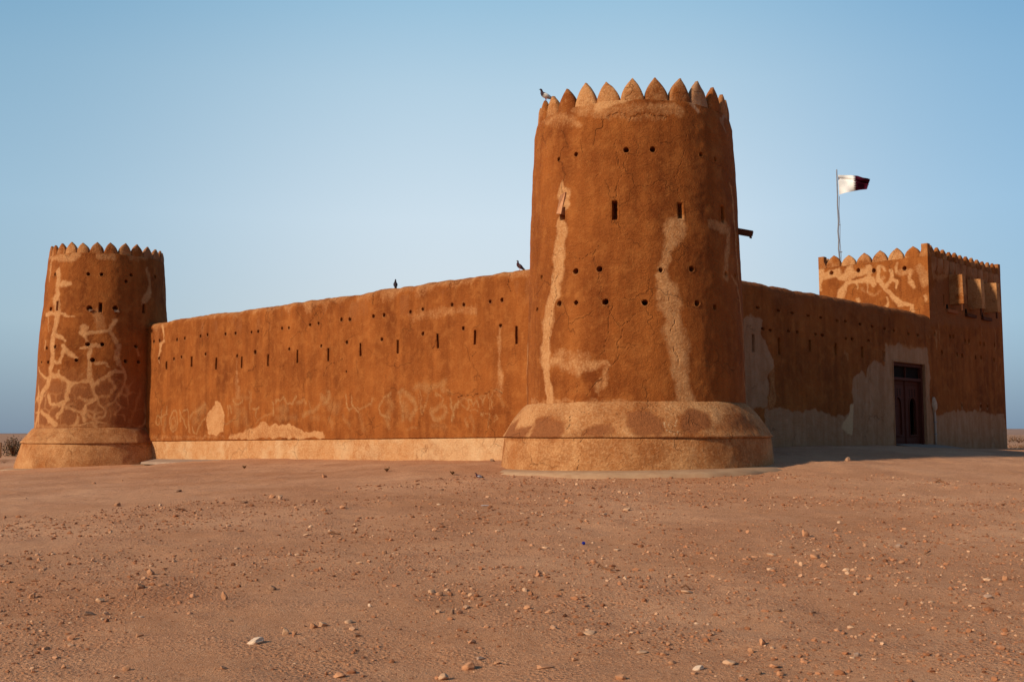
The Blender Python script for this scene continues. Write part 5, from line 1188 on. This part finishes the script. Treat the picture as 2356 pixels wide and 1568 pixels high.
def weed(reg, x, y, h, label, n=26):
    p, t = ghit(*T(reg, x, y)); m = t / FP * REG[reg][0]; H = h * m; b = MB(); lf = MB()
    for i in range(n):
        a = random.uniform(0, 2 * PI); l = H * random.uniform(.5, 1.1); tip = np.array([math.cos(a) * l * .6, math.sin(a) * l * .6, l * random.uniform(.5, 1)])
        pts = [np.zeros(3), tip * .5 + np.array([0, 0, l * .1]), tip]; b.tube(pts, [.007, .005, .003], 5)
        for k in range(4):
            c = tip * random.uniform(.4, 1); e = np.array([random.uniform(-1, 1), random.uniform(-1, 1), random.uniform(0, 1)]) * .035; s2 = np.array([-e[1], e[0], 0]) * .45
            lf.add([c, c + e * .6 + s2, c + e * 1.2, c + e * .6 - s2], [(0, 1, 2, 3)])
    r = empty('dry_weed', p, label, 'weed'); b.build('stem', WEED, r, True, False); lf.build('leaves', WEED, r, False, False)
weed(10, 1125, 84, 15, 'dry weed left of the other two weeds below the sunlit wall'); weed(10, 1780, 98, 22, 'tallest dry weed below the middle of the sunlit wall'); weed(10, 2082, 112, 15, 'dry weed just left of the walking pigeon')

# ==================================================================== PIGEONS
def pigeon(loc, rz, s, pal, label, pitch=0.0, white_body=False):
    """x forward. One lofted body from tail to beak; wings, legs and beak are children"""
    r = empty('pigeon', loc, label, 'pigeon', rz=rz)
    prof = [(-.225, .060, .003, .030), (-.185, .070, .005, .028), (-.15, .078, .008, .030), (-.10, .094, .022, .030), (-.06, .106, .042, .044), (-.02, .116, .056, .058), (.03, .126, .060, .060), (.07, .142, .052, .052), (.095, .166, .038, .038), (.104, .195, .026, .027), (.112, .215, .024, .024), (.122, .230, .023, .022), (.138, .234, .018, .017), (.150, .230, .009, .008), (.155, .229, .002, .002)]
    # ring planes follow the spine
    sp_ = np.array([(p[0], p[1]) for p in prof]); k = 14; V = []; tints = []
    for i, (x, z, hz, hy) in enumerate(prof):
        t = sp_[min(i + 1, len(prof) - 1)] - sp_[max(i - 1, 0)]; t /= np.linalg.norm(t); nx, nz = -t[1], t[0]
        for j in range(k):
            a = 2 * PI * j / k; V.append((x + nx * hz * math.sin(a), hy * math.cos(a), z + nz * hz * math.sin(a)))
            tints.append(pal['tail'] if i < 4 else pal['body'] if i < 7 else pal['neck'] if i < 10 else pal['head'])
    f = [(i * k + j, i * k + (j + 1) % k, (i + 1) * k + (j + 1) % k, (i + 1) * k + j) for i in range(len(prof) - 1) for j in range(k)] + [tuple(range(k))[::-1]]
    V = np.array(V) * s; me = np_mesh('body', V, f); 
    at = me.color_attributes.new('feather', 'FLOAT_COLOR', 'POINT'); at.data.foreach_set('color', np.array([(*c, 1) for c in tints], dtype=np.float32).ravel())
    link('body', me, FEATH, r, False)
    for sd in (1, -1):                                  # folded wing: a cupped blade from shoulder to beyond the rump
        w = []; cols = []; m = 12
        for i in range(m + 1):
            t = i / m; x = .075 - .235 * t; zc = .138 - .052 * t; hw = .046 * math.sin(PI * min(1, .18 + .82 * (1 - t))) ** .8 * (1 - .55 * t) + .004; yo = float(np.interp(x, [p[0] for p in prof[:8]], [p[3] for p in prof[:8]])) * (1 - .25 * max(0, t - .5)) + .005
            for q in range(5):
                b_ = -1 + q / 2; w.append((x, sd * (yo + .006 - .020 * b_ * b_), zc + hw * b_)); cols.append(pal['tip'] if t > .72 else pal['bar'] if .52 < t < .60 or (.40 < t < .45 and not white_body) else pal['wing'])
        f = []
        for i in range(m):
            for q in range(4):
                a = i * 5 + q; fc = (a, a + 1, a + 6, a + 5); f.append(fc if sd > 0 else fc[::-1])
        nW = len(w); w += [(x, y - sd * .008, z) for x, y, z in w]; cols += cols; f += [tuple(reversed([v + nW for v in q])) for q in f]
        for i in range(m): f.append((i * 5, i * 5 + 5, nW + i * 5 + 5, nW + i * 5)); f.append((i * 5 + 4, nW + i * 5 + 4, nW + i * 5 + 9, i * 5 + 9))
        me = np_mesh('wing', np.array(w) * s, f); at = me.color_attributes.new('feather', 'FLOAT_COLOR', 'POINT'); at.data.foreach_set('color', np.array([(*c, 1) for c in cols], dtype=np.float32).ravel()); link('wing', me, FEATH, r, False)
        b = MB(); b.tube([np.array(q) * s for q in ((.0, sd * .024, .075), (-.004, sd * .025, .045), (.006, sd * .026, .008))], [.012 * s, .006 * s, .005 * s], 7)
        for da in (-.5, 0, .5): b.tube([np.array((.006, sd * .026, .007)) * s, np.array((.006 + .032 * math.cos(da), sd * .026 + .032 * math.sin(da), .004)) * s], [.004 * s, .0025 * s], 5)
        b.tube([np.array((.006, sd * .026, .007)) * s, np.array((-.016, sd * .026, .004)) * s], [.004 * s, .0025 * s], 5)
        b.build('leg', PINK, r, True, False)
    b = MB(); b.tube([np.array(q) * s for q in ((.143, 0, .231), (.158, 0, .228), (.172, 0, .222))], [.007 * s, .0055 * s, .002 * s], 7); b.build('beak', BEAK, r, True, False)
    b = MB()
    for sd in (1, -1): b.tube([np.array((.126, sd * .019, .236)) * s, np.array((.126, sd * .0235, .236)) * s], .0045 * s, 8)
    b.build('eye', EYE, r, True, False)
    c_, s__ = math.cos(pitch), math.sin(pitch); hip = np.array([-.005, 0, .095]) * s
    for o in r.children:                                # the body tips on its legs
        if o.name.startswith('leg'): continue
        n_ = len(o.data.vertices); q = np.empty(n_ * 3); o.data.vertices.foreach_get('co', q); q = q.reshape(-1, 3) - hip
        q = np.stack([q[:, 0] * c_ - q[:, 2] * s__, q[:, 1], q[:, 0] * s__ + q[:, 2] * c_], -1) + hip; o.data.vertices.foreach_set('co', q.ravel()); o.data.update()
    return r
tf = NT('feathers'); ca_ = tf.n('ShaderNodeVertexColor', layer_name='feather'); tf.l(ca_.outputs['Color'], tf.b.inputs['Base Color']); tf.b.inputs['Roughness'].default_value = .7; FEATH = tf.m
PINK = simple_mat('pink_leg', (.45, .16, .15), (.35, .11, .10), 20, 0); BEAK = simple_mat('dark_beak', (.05, .035, .035), (.07, .05, .05), 20, 0); EYE = simple_mat('orange_eye', (.35, .10, .02), (.25, .07, .02), 20, 0, .3)
grey = dict(tail=(.70, .66, .62), body=(.20, .14, .15), neck=(.055, .018, .030), head=(.045, .028, .032), wing=(.40, .36, .38), bar=(.04, .018, .015), tip=(.05, .022, .018))
darkp = dict(tail=(.05, .03, .03), body=(.07, .035, .038), neck=(.05, .014, .020), head=(.04, .02, .02), wing=(.095, .055, .058), bar=(.035, .015, .014), tip=(.04, .02, .02))
slate = dict(tail=(.03, .022, .026), body=(.035, .026, .032), neck=(.02, .014, .018), head=(.016, .012, .014), wing=(.045, .036, .044), bar=(.02, .015, .018), tip=(.02, .015, .016))
whit = dict(tail=(.03, .02, .03), body=(.78, .74, .68), neck=(.05, .03, .04), head=(.025, .012, .016), wing=(.80, .77, .71), bar=(.80, .77, .71), tip=(.45, .36, .30))
px, py = (1880 + 100 * 830 / 2240) / 1.7385, (1860 + 70 * 1300 / 1568) / 1.7385
p, t = ghit(px, py); sg = 41 / 1.7385 * t / FP / .36
pigeon(p, PI, sg * 1.0, grey, 'grey pigeon with a white tail walking on the ground beside the near tower apron')
def walltop(px):
    h = hitplane(px, 640, P0 - .28 * nL, nL); a = float(np.dot(h - P0, uL)); q, _ = wl.pos(np.array(a), np.array(wl.l_of_z(6.0) + .02)); return q
q = walltop(1195); pigeon(q, PI + .1, 1.12, darkp, 'dark brown pigeon perched on the wall top beside the near tower', .42)
q = walltop(909); pigeon(q, PI / 2 + .2, 1.08, slate, 'black pigeon seen from behind on the middle of the wall top', .75)
mer = [o for o in near.children if o.name.startswith('merlon')]
def pxx(p): q = p - CAM; return 1178 + FP * q[0] / (q[1] * CP + q[2] * SP)
best = None
for o in mer:
    cv = np.array([v.co[:] for v in o.data.vertices]) + M; top = cv[cv[:, 2] > cv[:, 2].max() - .05].mean(0); top[2] = cv[:, 2].max()
    if np.linalg.norm((top - CAM)[:2]) < 27.5 and (best is None or abs(pxx(top) - 1250) < best[0]): best = (abs(pxx(top) - 1250), top)
pigeon(best[1] + np.array([.01, -.01, -.012]), PI + .3, 1.25, whit, 'white pigeon with a black head perched on a crenel of the near tower', .10, True)

# ==================================================================== DESERT BEYOND
def shrub(x, y, w, h, n, label, group=None, name='shrub'):
    z = gz(x, y); r = empty(name, (x, y, z), label, 'shrub', group); b = MB(); lf = MB()
    for i in range(max(7, n // 40)):
        a = random.uniform(0, 2 * PI); rr = random.uniform(.2, .9); b.tube([np.zeros(3), np.array([math.cos(a) * rr * w * .3, math.sin(a) * rr * w * .3, h * .4]), np.array([math.cos(a) * rr * w * .5, math.sin(a) * rr * w * .5, h * random.uniform(.6, .95)])], [.03 * h, .02 * h, .008 * h], 5)
    for i in range(n):
        a = random.uniform(0, 2 * PI); rr = random.random() ** .5; c = np.array([math.cos(a) * rr * w * .5, math.sin(a) * rr * w * .5, h * random.uniform(.04, 1) * (1 - .55 * rr ** 2)]); c += .06 * h * np.array([math.sin(5 * a), math.cos(3 * a), math.sin(7 * a)])
        e = np.array([random.gauss(0, 1), random.gauss(0, 1), random.gauss(.3, .8)]); e *= .06 * h / np.linalg.norm(e) * random.uniform(.6, 1.5); s2 = np.cross(e, np.array([random.gauss(0, 1), random.gauss(0, 1), random.gauss(0, 1)])); s2 *= .45 * np.linalg.norm(e) / (np.linalg.norm(s2) + 1e-9)
        lf.add([c, c + e * .5 + s2, c + e, c + e * .5 - s2], [(0, 1, 2, 3)])
    b.build('stem', TWIG, r, True, False); lf.build('leaves', SHRUB, r, False, False)
def gpx(px, dist): d = ray(px, 997); d = d / math.hypot(d[0], d[1]); return d[0] * dist, d[1] * dist
shrub(*gpx(33, 78), 1.7, 1.35, 900, 'big dark shrub beside the base of the far round tower'); shrub(*gpx(12, 62), .7, .26, 250, 'low dark bush on the plain at the left edge'); shrub(*gpx(58, 84), 1.2, .6, 300, 'half hidden low shrub behind the far round tower base')
for i, (px, ds, w, h) in enumerate(((2329, 92, 1.7, .75), (2342, 96, 1.6, .6), (2352, 90, 1.5, .65), (2362, 95, 1.8, .7), (2375, 93, 2.0, .8))):
    shrub(*gpx(px, ds), w, h, 420, 'dusty dark shrub in the row beyond the square tower at right', 'row of shrubs at the right edge')
for i, (px, ds) in enumerate(((2322, 210), (2331, 230), (2344, 190), (2350, 205), (2360, 220))):
    shrub(*gpx(px, ds), 2.6, 1.3, 200, 'far small shrub on the rise behind the right shrub row', 'far shrubs on the right horizon')
x, y = gpx(3, 74); b = MB((x, y, gz(x, y))); b.box(-.04, .04, -.04, .04, -.1, .95, .01); b.box(-.05, .05, -.05, .05, .95, .99, .008); o = b.build('fence_post', TWIG); tag(o, 'thin wooden post on the plain at the far left edge', 'post')
n = 160; V = []; f = []
for i in range(n + 1):
    th = -PI * .15 + PI * 1.3 * i / n; e = np.array([math.cos(th), math.sin(th), 0]); hgt = (5.0 if th < 1.3 else 1.2) * (1 + .3 * math.sin(th * 7) + .25 * math.sin(th * 17 + 1))
    for rr, zf in ((1500, -4), (1560, .55), (1640, 1.0), (1800, .7), (2100, -4)): V.append(e * rr + Z * (hgt * zf if zf > 0 else -4))
for i in range(n):
    for j in range(4): f.append((5 * i + j, 5 * i + 5 + j, 5 * i + 6 + j, 5 * i + 1 + j))
o = link('hills', np_mesh('hills', np.array(V), f), simple_mat('far_desert', (.30, .19, .14), (.25, .15, .11), .01, 0)); o['kind'] = 'structure'

# ==================================================================== LIGHT, SKY, CAMERA
SUN_E = math.radians(27); trav = .979 * uR + .205 * nR; trav /= np.linalg.norm(trav); sd = -trav
az = math.atan2(sd[0], sd[1])                           # from +Y, clockwise
sl = bpy.data.lights.new('sun', 'SUN'); sl.energy = 4.6; sl.angle = math.radians(4.0); sl.color = (1, .86, .66)
so = bpy.data.objects.new('sun', sl); COL.objects.link(so)
tosun = Vector((sd[0] * math.cos(SUN_E), sd[1] * math.cos(SUN_E), math.sin(SUN_E))); so.rotation_euler = tosun.to_track_quat('Z', 'Y').to_euler(); so.location = (-20, -10, 30)
w = bpy.data.worlds.new('World'); scene.world = w; w.use_nodes = True; nt = w.node_tree; nt.nodes.clear()
out = nt.nodes.new('ShaderNodeOutputWorld'); bg = nt.nodes.new('ShaderNodeBackground'); sky = nt.nodes.new('ShaderNodeTexSky'); sky.sky_type = 'NISHITA'; sky.sun_disc = False
sky.sun_elevation = SUN_E; sky.sun_rotation = az; sky.air_density = 1.0; sky.dust_density = 2.0; sky.ozone_density = 2.0; sky.altitude = 0
bg.inputs[1].default_value = .10
# hazy desert air: the clear-sky model lightened by a pale band of dust above the horizon
tc = nt.nodes.new('ShaderNodeTexCoord'); sx = nt.nodes.new('ShaderNodeSeparateXYZ'); nt.links.new(tc.outputs['Generated'], sx.inputs[0])
rp = nt.nodes.new('ShaderNodeValToRGB'); e = rp.color_ramp.elements
SKYC = ((0.0, (.44, .46, .53)), (.035, (.52, .57, .64)), (.10, (.74, .81, .85)), (.20, (.72, .85, .94)), (.32, (.53, .73, .87)), (.42, (.31, .58, .79)), (.60, (.15, .36, .66)), (1.0, (.07, .20, .46)))
while len(e) < len(SKYC): e.new(.5)
for i, (q, c) in enumerate(SKYC): e[i].position = q; e[i].color = (*c, 1)
nt.links.new(sx.outputs[2], rp.inputs[0])
sc10 = nt.nodes.new('ShaderNodeVectorMath'); sc10.operation = 'SCALE'; sc10.inputs['Scale'].default_value = 10; nt.links.new(rp.outputs[0], sc10.inputs[0])
mx = nt.nodes.new('ShaderNodeMix'); mx.data_type = 'RGBA'; mx.inputs[0].default_value = .80
nt.links.new(sky.outputs[0], mx.inputs[6]); # deeper blue to the right, and a dimmer sky at right angles to the sun and overhead behind the viewer
def mr(sock, a, b, c, d):
    q = nt.nodes.new('ShaderNodeMapRange'); q.interpolation_type = 'SMOOTHSTEP'; nt.links.new(sock, q.inputs[0])
    for i, v in enumerate((a, b, c, d)): q.inputs[i + 1].default_value = v
    return q.outputs[0]
def mulc(col, f, c):
    q = nt.nodes.new('ShaderNodeMix'); q.data_type = 'RGBA'; q.blend_type = 'MULTIPLY'; nt.links.new(f, q.inputs[0]); nt.links.new(col, q.inputs[6]); q.inputs[7].default_value = (*c, 1); return q.outputs[2]
cc = mulc(sc10.outputs[0], mr(sx.outputs[0], .08, .50, 0, 1), (.46, .66, .82))
cc = mulc(cc, mr(sx.outputs[0], -.05, -.50, 0, 1), (.52, .68, .78))
cc = mulc(cc, mr(sx.outputs[1], .70, -.10, 0, 1), (.58, .56, .55))
nt.links.new(cc, mx.inputs[7]); nt.links.new(mx.outputs[2], bg.inputs[0]); nt.links.new(bg.outputs[0], out.inputs[0])
cam = bpy.data.cameras.new('camera'); cam.sensor_width = 36; cam.sensor_fit = 'HORIZONTAL'; cam.lens = 36 * F; cam.clip_start = .1; cam.clip_end = 6000
co = bpy.data.objects.new('camera', cam); COL.objects.link(co); co.location = CAM; co.rotation_euler = (PI / 2 + PITCH, 0, 0); scene.camera = co
vs = scene.view_settings; vs.view_transform = 'Standard'; vs.look = 'None'; vs.exposure = 0; vs.gamma = 1; vs.use_curve_mapping = False
